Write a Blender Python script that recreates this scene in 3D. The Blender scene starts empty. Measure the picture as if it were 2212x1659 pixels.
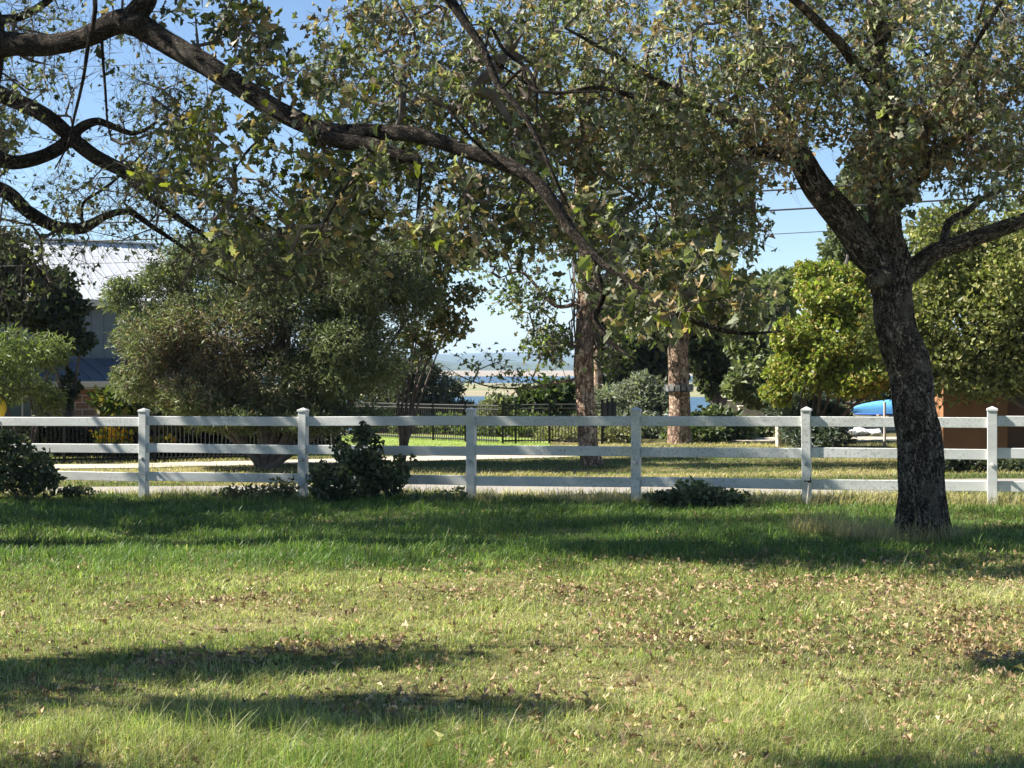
import bpy, math
import numpy as np
from math import radians, sin, cos, tan, pi

# ------------------------------------------------------------------ camera, world, sun
S = bpy.context.scene
C = S.collection
EYE, F = 1.65, 1540.0
cam = bpy.data.cameras.new("camera"); cam_o = bpy.data.objects.new("camera", cam); C.objects.link(cam_o)
cam_o.location = (0, 0, EYE); cam_o.rotation_euler = (radians(90), 0, 0)
cam.sensor_width = 36; cam.lens = 36 * F / 1024; cam.shift_y = -18 / 1024
cam.clip_start = 0.1; cam.clip_end = 30000
S.camera = cam_o
SUN_EL = 42.0
SUN = np.array([-cos(radians(SUN_EL)) * .9985, cos(radians(SUN_EL)) * .055, sin(radians(SUN_EL))])
W = bpy.data.worlds.new("World"); S.world = W; W.use_nodes = True
wn = W.node_tree
bg = wn.nodes["Background"]; bg.inputs["Strength"].default_value = 0.06
sky = wn.nodes.new("ShaderNodeTexSky"); sky.sky_type = 'NISHITA'; sky.sun_disc = False
sky.sun_elevation = radians(SUN_EL); sky.sun_rotation = math.atan2(SUN[0], SUN[1])
sky.air_density = 1.0; sky.dust_density = 0.0; sky.ozone_density = 3.2; sky.altitude = 1400
wn.links.new(sky.outputs[0], bg.inputs[0])
sl = bpy.data.lights.new("sun", 'SUN'); sl.energy = 5.0; sl.angle = radians(0.5); sl.color = (1, .94, .84)
so = bpy.data.objects.new("sun", sl); C.objects.link(so)
from mathutils import Vector
so.rotation_euler = Vector(tuple(SUN)).to_track_quat('Z', 'Y').to_euler()
S.view_settings.view_transform = 'Standard'; S.view_settings.look = 'None'
S.view_settings.exposure = 1.5; S.view_settings.gamma = 1
S.render.engine = 'CYCLES'
S.cycles.max_bounces = 6; S.cycles.diffuse_bounces = 3; S.cycles.glossy_bounces = 2
S.cycles.transmission_bounces = 3; S.cycles.transparent_max_bounces = 4; S.cycles.volume_bounces = 0
S.cycles.use_denoising = True
S.cycles.sample_clamp_indirect = 6

rng = np.random.default_rng(7)

# ------------------------------------------------------------------ helpers
def at(dx, dy, D):
    """a point seen at (dx, dy) of a 2212 px wide view, D metres ahead"""
    return np.array([(dx / 2.16 - 512) / F * D, D, EYE - (dy / 2.16 - 366) / F * D])
def atl(pts): return np.array([at(*p) for p in pts])
def scr(P):
    return (P[:, 0] / P[:, 1] * F + 512) * 2.16, (366 - (P[:, 2] - EYE) / P[:, 1] * F) * 2.16

def _hash(i, j, k, s):
    h = (i * 374761393 + j * 668265263 + k * 2147483647 + s * 1274126177) & 0xffffffff
    h = ((h ^ (h >> 13)) * 1274126177) & 0xffffffff
    return ((h ^ (h >> 16)) & 0xffff) / 65535.0
def vn(P, sc=1.0, seed=0):
    P = np.asarray(P, float) * sc
    i = np.floor(P).astype(np.int64); f = P - i; f = f * f * (3 - 2 * f)
    r = 0
    for a in (0, 1):
        for b in (0, 1):
            for c in (0, 1):
                w = (f[:, 0] if a else 1 - f[:, 0]) * (f[:, 1] if b else 1 - f[:, 1]) * (f[:, 2] if c else 1 - f[:, 2])
                r = r + w * _hash(i[:, 0] + a, i[:, 1] + b, i[:, 2] + c, seed)
    return r
def fbm(P, sc=1.0, seed=0, o=3):
    r = 0; a = 1; t = 0
    for k in range(o): r = r + a * vn(P, sc * 2 ** k, seed + k); t += a; a *= .5
    return r / t
def ss(a, b, x): t = np.clip((x - a) / (b - a), 0, 1); return t * t * (3 - 2 * t)
def norm(v): return v / np.maximum(np.linalg.norm(v, axis=-1, keepdims=True), 1e-9)
def rdir(n): return norm(rng.normal(size=(n, 3)))

def mk(name, V, Fs, mat=None, parent=None, col=None, vec=None, smooth=False):
    V = np.asarray(V, np.float32)
    if not isinstance(Fs, list) or np.ndim(Fs[0]) == 1: Fs = [Fs]
    Fs = [np.asarray(f, np.int32) for f in Fs if len(f)]
    me = bpy.data.meshes.new(name)
    me.vertices.add(len(V)); me.vertices.foreach_set("co", V.ravel())
    tot = np.concatenate([np.full(len(f), f.shape[1], np.int32) for f in Fs])
    idx = np.concatenate([f.ravel() for f in Fs])
    me.loops.add(len(idx)); me.loops.foreach_set("vertex_index", idx)
    me.polygons.add(len(tot))
    st = np.concatenate([[0], np.cumsum(tot)[:-1]]).astype(np.int32)
    me.polygons.foreach_set("loop_start", st)
    try: me.polygons.foreach_set("loop_total", tot)
    except Exception: pass
    me.polygons.foreach_set("use_smooth", np.full(len(tot), bool(smooth)))
    if col is not None:
        a = me.attributes.new("Col", 'FLOAT_COLOR', 'POINT')
        c = np.ones((len(V), 4), np.float32); c[:, :3] = col; a.data.foreach_set("color", c.ravel())
    if vec is not None:
        a = me.attributes.new("bk", 'FLOAT_VECTOR', 'POINT')
        a.data.foreach_set("vector", np.asarray(vec, np.float32).ravel())
    me.update(calc_edges=True)
    if mat: me.materials.append(mat)
    o = bpy.data.objects.new(name, me); C.objects.link(o)
    if parent is not None:
        o.parent = parent
        loc = np.array(parent.matrix_world.translation) if parent.parent is None else np.zeros(3)
        if parent.parent is None and parent.type == 'EMPTY':
            me.vertices.foreach_set("co", (V - np.array(parent.location, np.float32)).ravel()); me.update()
    return o
def tag(o, label=None, cat=None, group=None, kind=None):
    if label: o['label'] = label
    if cat: o['category'] = cat
    if group: o['group'] = group
    if kind: o['kind'] = kind
    return o
def thing(name, label, cat, loc, group=None):
    o = bpy.data.objects.new(name, None); C.objects.link(o); o.location = tuple(float(v) for v in loc)
    o.empty_display_size = .2
    return tag(o, label, cat, group)

class MB:
    def __init__(s): s.V = []; s.Q = []; s.T = []; s.n = 0; s.c = []
    def add(s, V, Q=None, T=None, col=None):
        V = np.asarray(V, float); s.V.append(V)
        if Q is not None and len(Q): s.Q.append(np.asarray(Q) + s.n)
        if T is not None and len(T): s.T.append(np.asarray(T) + s.n)
        s.c.append(np.tile(col if col is not None else (1, 1, 1), (len(V), 1)) if col is None or np.ndim(col) == 1 else col)
        s.n += len(V); return s
    def box(s, c, size, ax=None, bev=0.0, col=None):
        """box at centre c; ax = 3x3 rows of axes; chamfered along the edges when bev > 0"""
        h = np.asarray(size, float) / 2; ax = np.eye(3) if ax is None else np.asarray(ax)
        if bev <= 0:
            v = np.array([[x, y, z] for x in (-1, 1) for y in (-1, 1) for z in (-1, 1)]) * h
            q = [[0, 1, 3, 2], [4, 6, 7, 5], [0, 4, 5, 1], [2, 3, 7, 6], [0, 2, 6, 4], [1, 5, 7, 3]]
            return s.add(np.asarray(c) + v @ ax, q, col=col)
        b = min(bev, *(h * .9)); V = []; Q = []; T = []
        for x in (-1, 1):
            for y in (-1, 1):
                for z in (-1, 1):
                    sg = np.array([x, y, z])
                    for k in range(3):
                        p = sg * (h - b); p[k] = sg[k] * h[k]; V.append(p)
        I = lambda x, y, z, k: ((x > 0) * 4 + (y > 0) * 2 + (z > 0)) * 3 + k
        for k in range(3):
            a, d = (k + 1) % 3, (k + 2) % 3
            for sg in (-1, 1):
                L = []
                for (u, w) in ((-1, -1), (1, -1), (1, 1), (-1, 1)):
                    t = [0, 0, 0]; t[k] = sg; t[a] = u; t[d] = w; L.append(I(*t, k))
                Q.append(L if sg > 0 else L[::-1])
            for u in (-1, 1):
                for w in (-1, 1):
                    t0 = [0, 0, 0]; t0[a] = u; t0[d] = w
                    t1 = list(t0); t0[k] = -1; t1[k] = 1
                    L = [I(*t0, a), I(*t1, a), I(*t1, d), I(*t0, d)]
                    Q.append(L if u * w < 0 else L[::-1])
        for x in (-1, 1):
            for y in (-1, 1):
                for z in (-1, 1): T.append([I(x, y, z, k) for k in ((0, 1, 2) if x * y * z > 0 else (2, 1, 0))])
        return s.add(np.asarray(c) + np.array(V) @ ax, Q, T, col=col)
    def tube(s, P, R, n=8, cap=True, col=None):
        V, Q = tube(np.asarray(P, float), R, n)[:2]; T = []
        if cap:
            V = np.vstack([V, P[0], P[-1]]); m = len(V)
            for k in range(n):
                T.append([m - 2, (k + 1) % n, k]); b = (len(P) - 1) * n; T.append([m - 1, b + k, b + (k + 1) % n])
        return s.add(V, Q, T, col=col)
    def build(s, name, mat, parent=None, smooth=False, usecol=False):
        return mk(name, np.vstack(s.V), ([np.vstack(s.Q)] if s.Q else []) + ([np.vstack(s.T)] if s.T else []), mat, parent,
                  smooth=smooth, col=np.vstack(s.c) if usecol else None)

def tube(P, R, n=8):
    P = np.asarray(P, float); m = len(P); R = np.broadcast_to(np.asarray(R, float), (m,))
    T = norm(np.gradient(P, axis=0))
    ref = np.array([0, 0, 1.]) if abs(T[0, 2]) < .9 else np.array([1., 0, 0])
    Ns = []; nn = norm(np.cross(T[0], ref))
    for k in range(m):
        nn = norm(nn - T[k] * np.dot(nn, T[k])); Ns.append(nn)
    Ns = np.array(Ns); B = np.cross(T, Ns)
    a = np.arange(n) / n * 2 * pi
    V = P[:, None] + R[:, None, None] * (Ns[:, None] * np.cos(a)[None, :, None] + B[:, None] * np.sin(a)[None, :, None])
    L = np.concatenate([[0], np.cumsum(np.linalg.norm(np.diff(P, axis=0), axis=1))])
    rr = np.maximum(R, .02)
    bk = np.stack([rr[:, None] * np.cos(a), rr[:, None] * np.sin(a), np.repeat(L[:, None], n, 1)], -1).reshape(-1, 3)
    i = np.arange(m - 1)[:, None] * n; k = np.arange(n)[None]; k2 = (k + 1) % n
    Q = np.stack([i + k, i + k2, i + n + k2, i + n + k], -1).reshape(-1, 4)
    return V.reshape(-1, 3), Q, bk

def smoothline(P, R, step):
    """Catmull-Rom through the control points with radii"""
    P = np.asarray(P, float); R = np.asarray(R, float)
    A = np.vstack([2 * P[0] - P[1], P, 2 * P[-1] - P[-2]]); out = []; ro = []
    for k in range(len(P) - 1):
        p0, p1, p2, p3 = A[k:k + 4]; m = max(2, int(np.linalg.norm(p2 - p1) / step))
        for t in np.arange(m) / m:
            out.append(.5 * (2 * p1 + (p2 - p0) * t + (2 * p0 - 5 * p1 + 4 * p2 - p3) * t * t + (3 * p1 - p0 - 3 * p2 + p3) * t ** 3))
            ro.append(R[k] * (1 - t) + R[k + 1] * t)
    out.append(P[-1]); ro.append(R[-1])
    return np.array(out), np.array(ro)

# ------------------------------------------------------------------ materials
def mat(name, build):
    m = bpy.data.materials.new(name); m.use_nodes = True
    nt = m.node_tree; b = nt.nodes["Principled BSDF"]; build(nt, b); return m
def nd(nt, t, **k):
    n = nt.nodes.new(t)
    for a, v in k.items():
        if a.startswith('_'): setattr(n, a[1:], v)
        else: n.inputs[a.replace('_', ' ')].default_value = v
    return n
def ramp(nt, fac, stops):
    r = nt.nodes.new("ShaderNodeValToRGB"); e = r.color_ramp.elements
    e[0].position = stops[0][0]; e[0].color = (*stops[0][1], 1); e[1].position = stops[-1][0]; e[1].color = (*stops[-1][1], 1)
    for p, c in stops[1:-1]: x = e.new(p); x.color = (*c, 1)
    nt.links.new(fac, r.inputs[0]); return r.outputs[0]
def noise(nt, sc, det=4, rough=.55, vec=None, scale3=None):
    n = nd(nt, "ShaderNodeTexNoise", Scale=sc, Detail=det, Roughness=rough)
    if vec is None:
        vec = nt.nodes.new("ShaderNodeTexCoord").outputs["Object"]
    if scale3:
        mp = nd(nt, "ShaderNodeMapping"); mp.inputs["Scale"].default_value = scale3
        nt.links.new(vec, mp.inputs[0]); vec = mp.outputs[0]
    nt.links.new(vec, n.inputs["Vector"]); return n.outputs["Fac"]
def bump(nt, b, h, st, dist=.01):
    n = nd(nt, "ShaderNodeBump", Strength=st, Distance=dist); nt.links.new(h, n.inputs["Height"]); nt.links.new(n.outputs[0], b.inputs["Normal"])

def leafy(name, trans=.3, rough=.42, spec=.5):
    def f(nt, b):
        a = nt.nodes.new("ShaderNodeAttribute"); a.attribute_name = "Col"
        nt.links.new(a.outputs["Color"], b.inputs["Base Color"])
        b.inputs["Roughness"].default_value = rough; b.inputs["Specular IOR Level"].default_value = spec
        t = nt.nodes.new("ShaderNodeBsdfTranslucent"); g = nd(nt, "ShaderNodeMix", _data_type='RGBA', _blend_type='MULTIPLY')
        g.inputs[0].default_value = 1; nt.links.new(a.outputs["Color"], g.inputs[6]); g.inputs[7].default_value = (1.35, 1.5, .75, 1)
        nt.links.new(g.outputs[2], t.inputs[0])
        m = nd(nt, "ShaderNodeMixShader"); m.inputs[0].default_value = trans
        nt.links.new(b.outputs[0], m.inputs[1]); nt.links.new(t.outputs[0], m.inputs[2])
        nt.links.new(m.outputs[0], nt.nodes["Material Output"].inputs[0])
    return mat(name, f)
M_LEAF = leafy("oak_leaf", .34, .5, .35); M_GRASS = leafy("grass_blade", .4, .45, .4); M_NEEDLE = leafy("needle", .3, .5, .4)
M_DRY = leafy("dry_leaf", .12, .6, .3)

def bark(name, c0, c1, c2, sc=34, str_=1.0, asp=.22):
    def f(nt, b):
        a = nt.nodes.new("ShaderNodeAttribute"); a.attribute_name = "bk"
        mp = nd(nt, "ShaderNodeMapping"); mp.inputs["Scale"].default_value = (1, 1, asp)
        nz = nd(nt, "ShaderNodeTexNoise", Scale=14., Detail=5.); nt.links.new(a.outputs["Vector"], nz.inputs["Vector"])
        mx = nd(nt, "ShaderNodeMix", _data_type='RGBA', _blend_type='LINEAR_LIGHT'); mx.inputs[0].default_value = .07
        nt.links.new(a.outputs["Vector"], mx.inputs[6]); nt.links.new(nz.outputs["Color"], mx.inputs[7])
        nt.links.new(mx.outputs[2], mp.inputs[0])
        n0_ = noise(nt, sc * .8, 6, .6, mp.outputs[0])
        ab = nd(nt, "ShaderNodeMath", _operation='SUBTRACT'); nt.links.new(n0_, ab.inputs[0]); ab.inputs[1].default_value = .5
        ab2 = nd(nt, "ShaderNodeMath", _operation='ABSOLUTE'); nt.links.new(ab.outputs[0], ab2.inputs[0])
        r = ramp(nt, ab2.outputs[0], [(0, (0, 0, 0)), (.035, (.45, .45, .45)), (.12, (1, 1, 1))])
        v = nd(nt, "ShaderNodeTexVoronoi", _feature='DISTANCE_TO_EDGE', Scale=float(sc * .9)); mp2 = nd(nt, "ShaderNodeMapping"); mp2.inputs["Scale"].default_value = (1, 1, asp * 2.4)
        nt.links.new(mx.outputs[2], mp2.inputs[0]); nt.links.new(mp2.outputs[0], v.inputs["Vector"])
        r2 = ramp(nt, v.outputs["Distance"], [(0, (0, 0, 0)), (.12, (1, 1, 1))])
        n2 = noise(nt, sc * 2.5, 5, .65, mp.outputs[0])
        mm = nd(nt, "ShaderNodeMath", _operation='MULTIPLY_ADD'); nt.links.new(r2, mm.inputs[0]); mm.inputs[1].default_value = .3; mm.inputs[2].default_value = .0
        m3 = nd(nt, "ShaderNodeMath", _operation='MULTIPLY_ADD'); nt.links.new(r, m3.inputs[0]); m3.inputs[1].default_value = .5; nt.links.new(mm.outputs[0], m3.inputs[2])
        ad = nd(nt, "ShaderNodeMath", _operation='MULTIPLY_ADD'); nt.links.new(n2, ad.inputs[0]); ad.inputs[1].default_value = .45
        nt.links.new(m3.outputs[0], ad.inputs[2])
        col = ramp(nt, ad.outputs[0], [(.3, c0), (.72, c1), (1.0, c2)])
        lich = noise(nt, 3.0, 5, .6, a.outputs["Vector"])
        m2 = nd(nt, "ShaderNodeMix", _data_type='RGBA'); nt.links.new(ramp(nt, lich, [(.52, (0, 0, 0)), (.7, (.5, .5, .5))]), m2.inputs[0])
        nt.links.new(col, m2.inputs[6]); m2.inputs[7].default_value = (c2[0] * 1.25, c2[1] * 1.35, c2[2] * 1.3, 1)
        nt.links.new(m2.outputs[2], b.inputs["Base Color"]); b.inputs["Roughness"].default_value = .95
        b.inputs["Specular IOR Level"].default_value = .15
        bump(nt, b, ad.outputs[0], str_, .035)
    return mat(name, f)
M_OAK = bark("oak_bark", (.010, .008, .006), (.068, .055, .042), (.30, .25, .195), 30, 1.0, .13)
M_OAK_SHADE = bark("shaded_oak_bark", (.008, .006, .005), (.036, .028, .021), (.125, .10, .078), 30, 1.0, .13)  # oak bark darkened to put the left limbs' shade into its colour
M_PINE = bark("pine_bark", (.03, .02, .013), (.24, .155, .11), (.62, .46, .34), 13, 1.0, .3)
M_TWIG = mat("twig_bark", lambda nt, b: (nt.links.new(ramp(nt, noise(nt, 6), [(.3, (.07, .055, .045)), (.7, (.17, .14, .12))]), b.inputs["Base Color"]),
             b.inputs["Roughness"].__setattr__("default_value", .9)))

def plain(name, c, rough=.6, var=.15, sc=3., metal=0., bmp=0., bsc=40.):
    def f(nt, b):
        lo = tuple(x * (1 - var) for x in c); hi = tuple(min(1, x * (1 + var)) for x in c)
        nt.links.new(ramp(nt, noise(nt, sc, 6, .6), [(.35, lo), (.65, hi)]), b.inputs["Base Color"])
        b.inputs["Roughness"].default_value = rough; b.inputs["Metallic"].default_value = metal
        if bmp: bump(nt, b, noise(nt, bsc, 5), bmp, .02)
    return mat(name, f)

def vinyl(nt, b):
    n1 = noise(nt, 2.2, 6, .65, scale3=(.35, 1, 1.6)); n2 = noise(nt, 28, 4, .7)
    c = ramp(nt, n1, [(.35, (.52, .53, .50)), (.6, (.68, .69, .66))])
    sp = nd(nt, "ShaderNodeMath", _operation='MULTIPLY'); nt.links.new(ramp(nt, n2, [(.52, (0, 0, 0)), (.66, (1, 1, 1))]), sp.inputs[0])
    nt.links.new(ramp(nt, noise(nt, .55, 3), [(.40, (0, 0, 0)), (.58, (1, 1, 1))]), sp.inputs[1])
    m = nd(nt, "ShaderNodeMix", _data_type='RGBA'); nt.links.new(sp.outputs[0], m.inputs[0]); nt.links.new(c, m.inputs[6]); m.inputs[7].default_value = (.30, .34, .25, 1)
    nt.links.new(m.outputs[2], b.inputs["Base Color"]); b.inputs["Roughness"].default_value = .45
    bump(nt, b, n1, .15, .01)
M_VINYL = mat("white_vinyl", vinyl)
M_IRON = plain("black_iron", (.007, .0075, .007), .7, .2, 8)
M_WIRE = plain("cable", (.03, .03, .035), .6, .1)

def groundm(nt, b):
    n1 = noise(nt, .35, 6, .65); n2 = noise(nt, 9, 6, .7); n3 = noise(nt, 60, 3, .7)
    a = ramp(nt, n1, [(.38, (.10, .095, .04)), (.5, (.18, .155, .07)), (.62, (.30, .245, .13))])
    c = ramp(nt, n2, [(.35, (.35, .35, .35)), (.65, (1.15, 1.15, 1.1))])
    m = nd(nt, "ShaderNodeMix", _data_type='RGBA', _blend_type='MULTIPLY'); m.inputs[0].default_value = 1
    nt.links.new(a, m.inputs[6]); nt.links.new(c, m.inputs[7]); nt.links.new(m.outputs[2], b.inputs["Base Color"])
    b.inputs["Roughness"].default_value = 1; b.inputs["Specular IOR Level"].default_value = .1
    bump(nt, b, n3, .6, .02)
M_GROUND = mat("ground_thatch", groundm)
M_ROAD = mat("road_gravel", lambda nt, b: (nt.links.new(ramp(nt, noise(nt, 45, 5, .8), [(.3, (.17, .155, .13)), (.5, (.27, .25, .215)), (.7, (.40, .37, .32))]), b.inputs["Base Color"]),
    b.inputs["Roughness"].__setattr__("default_value", .95), bump(nt, b, noise(nt, 90, 4, .7), .5, .01)))
M_DRIVE = plain("pale_drive", (.46, .40, .31), .95, .2, 12, bmp=.3)
M_LAWN = plain("lawn", (.20, .27, .045), .95, .3, 14, bmp=.6)
M_SAND = mat("lake_bar", lambda nt, b: (nt.links.new(ramp(nt, noise(nt, .03, 6, .6, scale3=(.4, 1, 1)), [(.42, (.30, .23, .15)), (.5, (.22, .21, .09)), (.6, (.17, .18, .07))]), b.inputs["Base Color"]),
    b.inputs["Roughness"].__setattr__("default_value", 1)))
M_SHORE = plain("shore_sand", (.29, .23, .16), 1, .15, .01)
M_WOODS = plain("far_woods", (.06, .085, .045), 1, .4, .05)
M_HILL = plain("hill_scrub", (.07, .095, .06), 1, .3, .004)
def waterm(nt, b):
    b.inputs["Base Color"].default_value = (.05, .10, .15, 1); b.inputs["Roughness"].default_value = .35; b.inputs["Specular IOR Level"].default_value = .3
    bump(nt, b, noise(nt, .25, 5, .6, scale3=(1, .6, 1)), 1.0, 2.5)
M_WATER = mat("lake_water", waterm)

# ------------------------------------------------------------------ terrain
def gz(x, y):
    x = np.asarray(x, float); y = np.asarray(y, float)
    yc = np.minimum(y, 29); z = -.0155 * yc + .009 * np.clip(x, -20, 20)
    yard = ss(26, 24, y)
    P = np.stack([x, y, 0 * x], -1).reshape(-1, 3)
    z = z + ((fbm(P, .55, 3) - .5) * .10).reshape(x.shape) * (.35 + .65 * yard)
    z = z - .05 * np.exp(-((y - 30.3 - .02 * x) / .35) ** 2)                # the shallow ditch in the verge
    r = x / np.maximum(y, 1)
    desc = ss(.2, .13, r)
    z = z - desc * 8.9 * ss(47, 150, y) - .0 * r
    z = z - (1 - desc) * 8.9 * ss(150, 400, y)
    return z
xs = np.unique(np.concatenate([np.linspace(-14, 14, 113), [s * 14 * 1.17 ** k for k in range(1, 44) for s in (-1, 1)]]))
ys = np.unique(np.concatenate([np.linspace(-2, 48, 201), np.linspace(-60, -2, 12), 48 * 1.06 ** np.arange(1, 95)]))
X, Y = np.meshgrid(xs, ys); Z = gz(X, Y)
nx, ny = len(xs), len(ys)
i = np.arange(ny - 1)[:, None] * nx + np.arange(nx - 1)[None]
Q = np.stack([i, i + 1, i + nx + 1, i + nx], -1).reshape(-1, 4)
tag(mk("ground", np.stack([X, Y, Z], -1).reshape(-1, 3), Q, M_GROUND, smooth=True), kind="structure")

def sheet(name, left, right, y0, y1, lift, m, edge=.12, ylen=.25, seed=0):
    """a strip between two depth lines y0(x), y1(x), draped on the terrain with a slightly ragged edge"""
    x = np.linspace(left, right, int((right - left) / .25)); k = 14
    P = np.stack([x, 0 * x, 0 * x], -1)
    a = np.array([y0(v) for v in x]) + (fbm(P, 1.3, seed) - .5) * edge * 2
    b = np.array([y1(v) for v in x]) + (fbm(P, 1.1, seed + 9) - .5) * edge * 2
    t = np.linspace(0, 1, k)[:, None]; YY = a * (1 - t) + b * t; XX = np.repeat(x[None], k, 0)
    V = np.stack([XX, YY, gz(XX, YY) + lift], -1).reshape(-1, 3); n = len(x)
    i = np.arange(k - 1)[:, None] * n + np.arange(n - 1)[None]
    return tag(mk(name, V, np.stack([i, i + 1, i + n + 1, i + n], -1).reshape(-1, 4), m, smooth=True), kind="structure")
sheet("road", -40, 40, lambda x: 25.0 - .12 * (x + 6), lambda x: 27.0, .012, M_ROAD, .22, seed=5)
sheet("driveway", -16, 1.5, lambda x: 32.6 + max(0, x + 8) * .27, lambda x: 34.0 + max(0, x + 8) * .36, .016, M_DRIVE, .2, seed=8)
sheet("lawn", -6.4, 1.0, lambda x: 37.6 + .1 * (x + 6), lambda x: 50 - .8 * (x + 6.4), .02, M_LAWN, .1, seed=11)
sheet("garden_path", 6, 22, lambda x: 41.5, lambda x: 43.6, .016, M_DRIVE, .3, seed=15)

LAKE = -8.0
tag(mk("lake", [[-9000, 130, LAKE], [9000, 130, LAKE], [9000, 9000, LAKE], [-9000, 9000, LAKE]], [[0, 1, 2, 3]], M_WATER), kind="structure")
def mound(name, cx, cy, rx, ry, h, m, seed, n=60, k=10):
    a = np.arange(n) / n * 2 * pi
    rad = 1 + .35 * (fbm(np.stack([np.cos(a) * 2, np.sin(a) * 2, a * 0], -1), 1, seed) - .5)
    V = []
    for j in range(k + 1):
        t = j / k
        V.append(np.stack([cx + rx * rad * t * np.cos(a), cy + ry * rad * t * np.sin(a), LAKE - .5 + (h + .5) * (1 - t ** 4) + 0 * a], -1))
    V = np.vstack(V); i = np.arange(k)[:, None] * n; q = np.arange(n)[None]; q2 = (q + 1) % n
    Q = np.stack([i + q, i + n + q, i + n + q2, i + q2], -1).reshape(-1, 4)
    return tag(mk(name, V, Q, m, smooth=True), kind="structure")
mound("sandbar", 150, 680, 760, 225, .7, M_SAND, 4)
mound("sandbar", 30, 520, 150, 25, .35, M_SHORE, 14)
mound("far_shore", 0, 3600, 6000, 2200, 1.0, M_SHORE, 6, 90)
# woods on the far shore and the hills beyond
def ridge(name, y, x0, x1, base, h, dep, m, sc, seed, nxx=260, k=7, rough=.5):
    x = np.linspace(x0, x1, nxx); P = np.stack([x, 0 * x + seed * 100, 0 * x], -1)
    top = h * (1 - rough + rough * 2 * (fbm(P, sc, seed, 5) - .2)); V = []
    for j in range(k):
        t = j / (k - 1); s = sin(pi * t) ** .8
        wob = (fbm(P + [0, j * 37., 0], sc * 3, seed + 3, 3) - .5) * .25
        V.append(np.stack([x, y + dep * (t - .5) + 0 * x, base + top * (s + wob * (0 < j < k - 1))], -1))
    V = np.vstack(V); i = np.arange(k - 1)[:, None] * nxx + np.arange(nxx - 1)[None]
    return mk(name, V, np.stack([i, i + 1, i + nxx + 1, i + nxx], -1).reshape(-1, 4), m, smooth=True)
tag(ridge("far_woods", 3100, -2500, 2500, LAKE, 19, 250, M_WOODS, .02, 3, 900), "band of dark woods along the far lake shore", "woods", kind="stuff")
tag(ridge("hills", 5600, -5000, 5000, LAKE - 5, 62, 1800, M_HILL, .0009, 21, 300), kind="structure")
tag(ridge("hills", 8200, -7000, 7000, LAKE - 5, 120, 2200, M_HILL, .0006, 33, 300), kind="structure")

# ------------------------------------------------------------------ leaves and trees
def tmpl(kind):
    if kind == 'lobed':      # broad oak leaf with three blunt lobes a side
        h = [(0, 0), (.15, .04), (.28, .17), (.40, .10), (.58, .34), (.70, .20), (.88, .24), (1, 0)]
    elif kind == 'mid':
        h = [(0, 0), (.25, .16), (.42, .08), (.62, .32), (1, 0)]
    elif kind == 'oval':
        h = [(0, 0), (.35, .28), (.75, .22), (1, 0)]
    elif kind == 'thin':
        h = [(0, 0), (.5, .14), (1, 0)]
    h = np.array(h); m = len(h)
    mid = np.stack([h[:, 0], 0 * h[:, 0]], -1)[1:-1]
    V = np.vstack([h, mid, h[1:-1] * [1, -1]])   # upper side, midrib, lower side
    T = []
    nm = m - 2
    def fan(off):  # side index of k-th outline point
        return lambda k: 0 if k == 0 else (m - 1 if k == m - 1 else off + k - 1)
    up = lambda k: k
    lo = fan(m + nm); mi = fan(m)
    for side, fl in ((up, 0), (lo, 1)):
        for k in range(m - 1):
            a, b, c, d = side(k), side(k + 1), mi(k + 1), mi(k)
            if k == 0: t = [[a, b, c]]
            elif k == m - 2: t = [[a, b, d]]
            else: t = [[a, b, c], [a, c, d]]
            T += [x[::-1] if fl else x for x in t]
    return V, np.array(T)
TM = {k: tmpl(k) for k in ('lobed', 'mid', 'oval', 'thin')}
def leaves(P, d, nrm, L, wr, col, kind, fold=.25, curl=.25):
    """one mesh array for n leaves: P base, d midrib, nrm face normal, L length, wr width factor"""
    V0, T0 = TM[kind]; n = len(P); m = len(V0)
    d = norm(d); s = norm(np.cross(nrm, d)); u = np.cross(d, s)
    L = np.broadcast_to(L, (n,)); wr = np.broadcast_to(wr, (n,))
    cu = (curl * rng.normal(1, .5, n))[:, None]; fo = (fold * rng.normal(1, .4, n))[:, None]
    uu = V0[:, 0][None]; vv = V0[:, 1][None] * wr[:, None]
    zz = -cu * uu ** 2 + fo * np.abs(vv) * 2
    V = P[:, None] + L[:, None, None] * (d[:, None] * (uu)[..., None] + s[:, None] * vv[..., None] + u[:, None] * zz[..., None])
    T = (np.arange(n) * m)[:, None, None] + T0[None]
    c = np.repeat(np.asarray(col)[:, None], m, 1).reshape(-1, 3)
    return V.reshape(-1, 3), T.reshape(-1, 3), c
def segs(A, B, ra, rb, n=3):
    """thin prisms from A to B"""
    m = len(A); t = norm(B - A); ref = np.where(np.abs(t[:, 2:]) < .9, [[0, 0, 1.]], [[1., 0, 0]])
    a = norm(np.cross(t, ref)); b = np.cross(t, a); ang = np.arange(n) / n * 2 * pi
    ring = a[:, None] * np.cos(ang)[None, :, None] + b[:, None] * np.sin(ang)[None, :, None]
    ra = np.broadcast_to(ra, (m,))[:, None, None]; rb = np.broadcast_to(rb, (m,))[:, None, None]
    V = np.concatenate([A[:, None] + ring * ra, B[:, None] + ring * rb], 1)
    k = np.arange(n); Q = np.stack([k, (k + 1) % n, n + (k + 1) % n, n + k], -1)
    return V.reshape(-1, 3), ((np.arange(m) * 2 * n)[:, None, None] + Q[None]).reshape(-1, 4)
def cat(L):
    V = []; T = []; c = []; n = 0
    for v, t, k in L: V.append(v); T.append(t + n); c.append(k); n += len(v)
    return np.vstack(V), np.vstack(T), np.vstack(c)
def palette(n, cols, w, var=.25):
    cols = np.array(cols); k = rng.choice(len(cols), n, p=np.array(w) / sum(w))
    return cols[k] * np.clip(rng.normal(1, var, (n, 1)), .35, 1.8)

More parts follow.
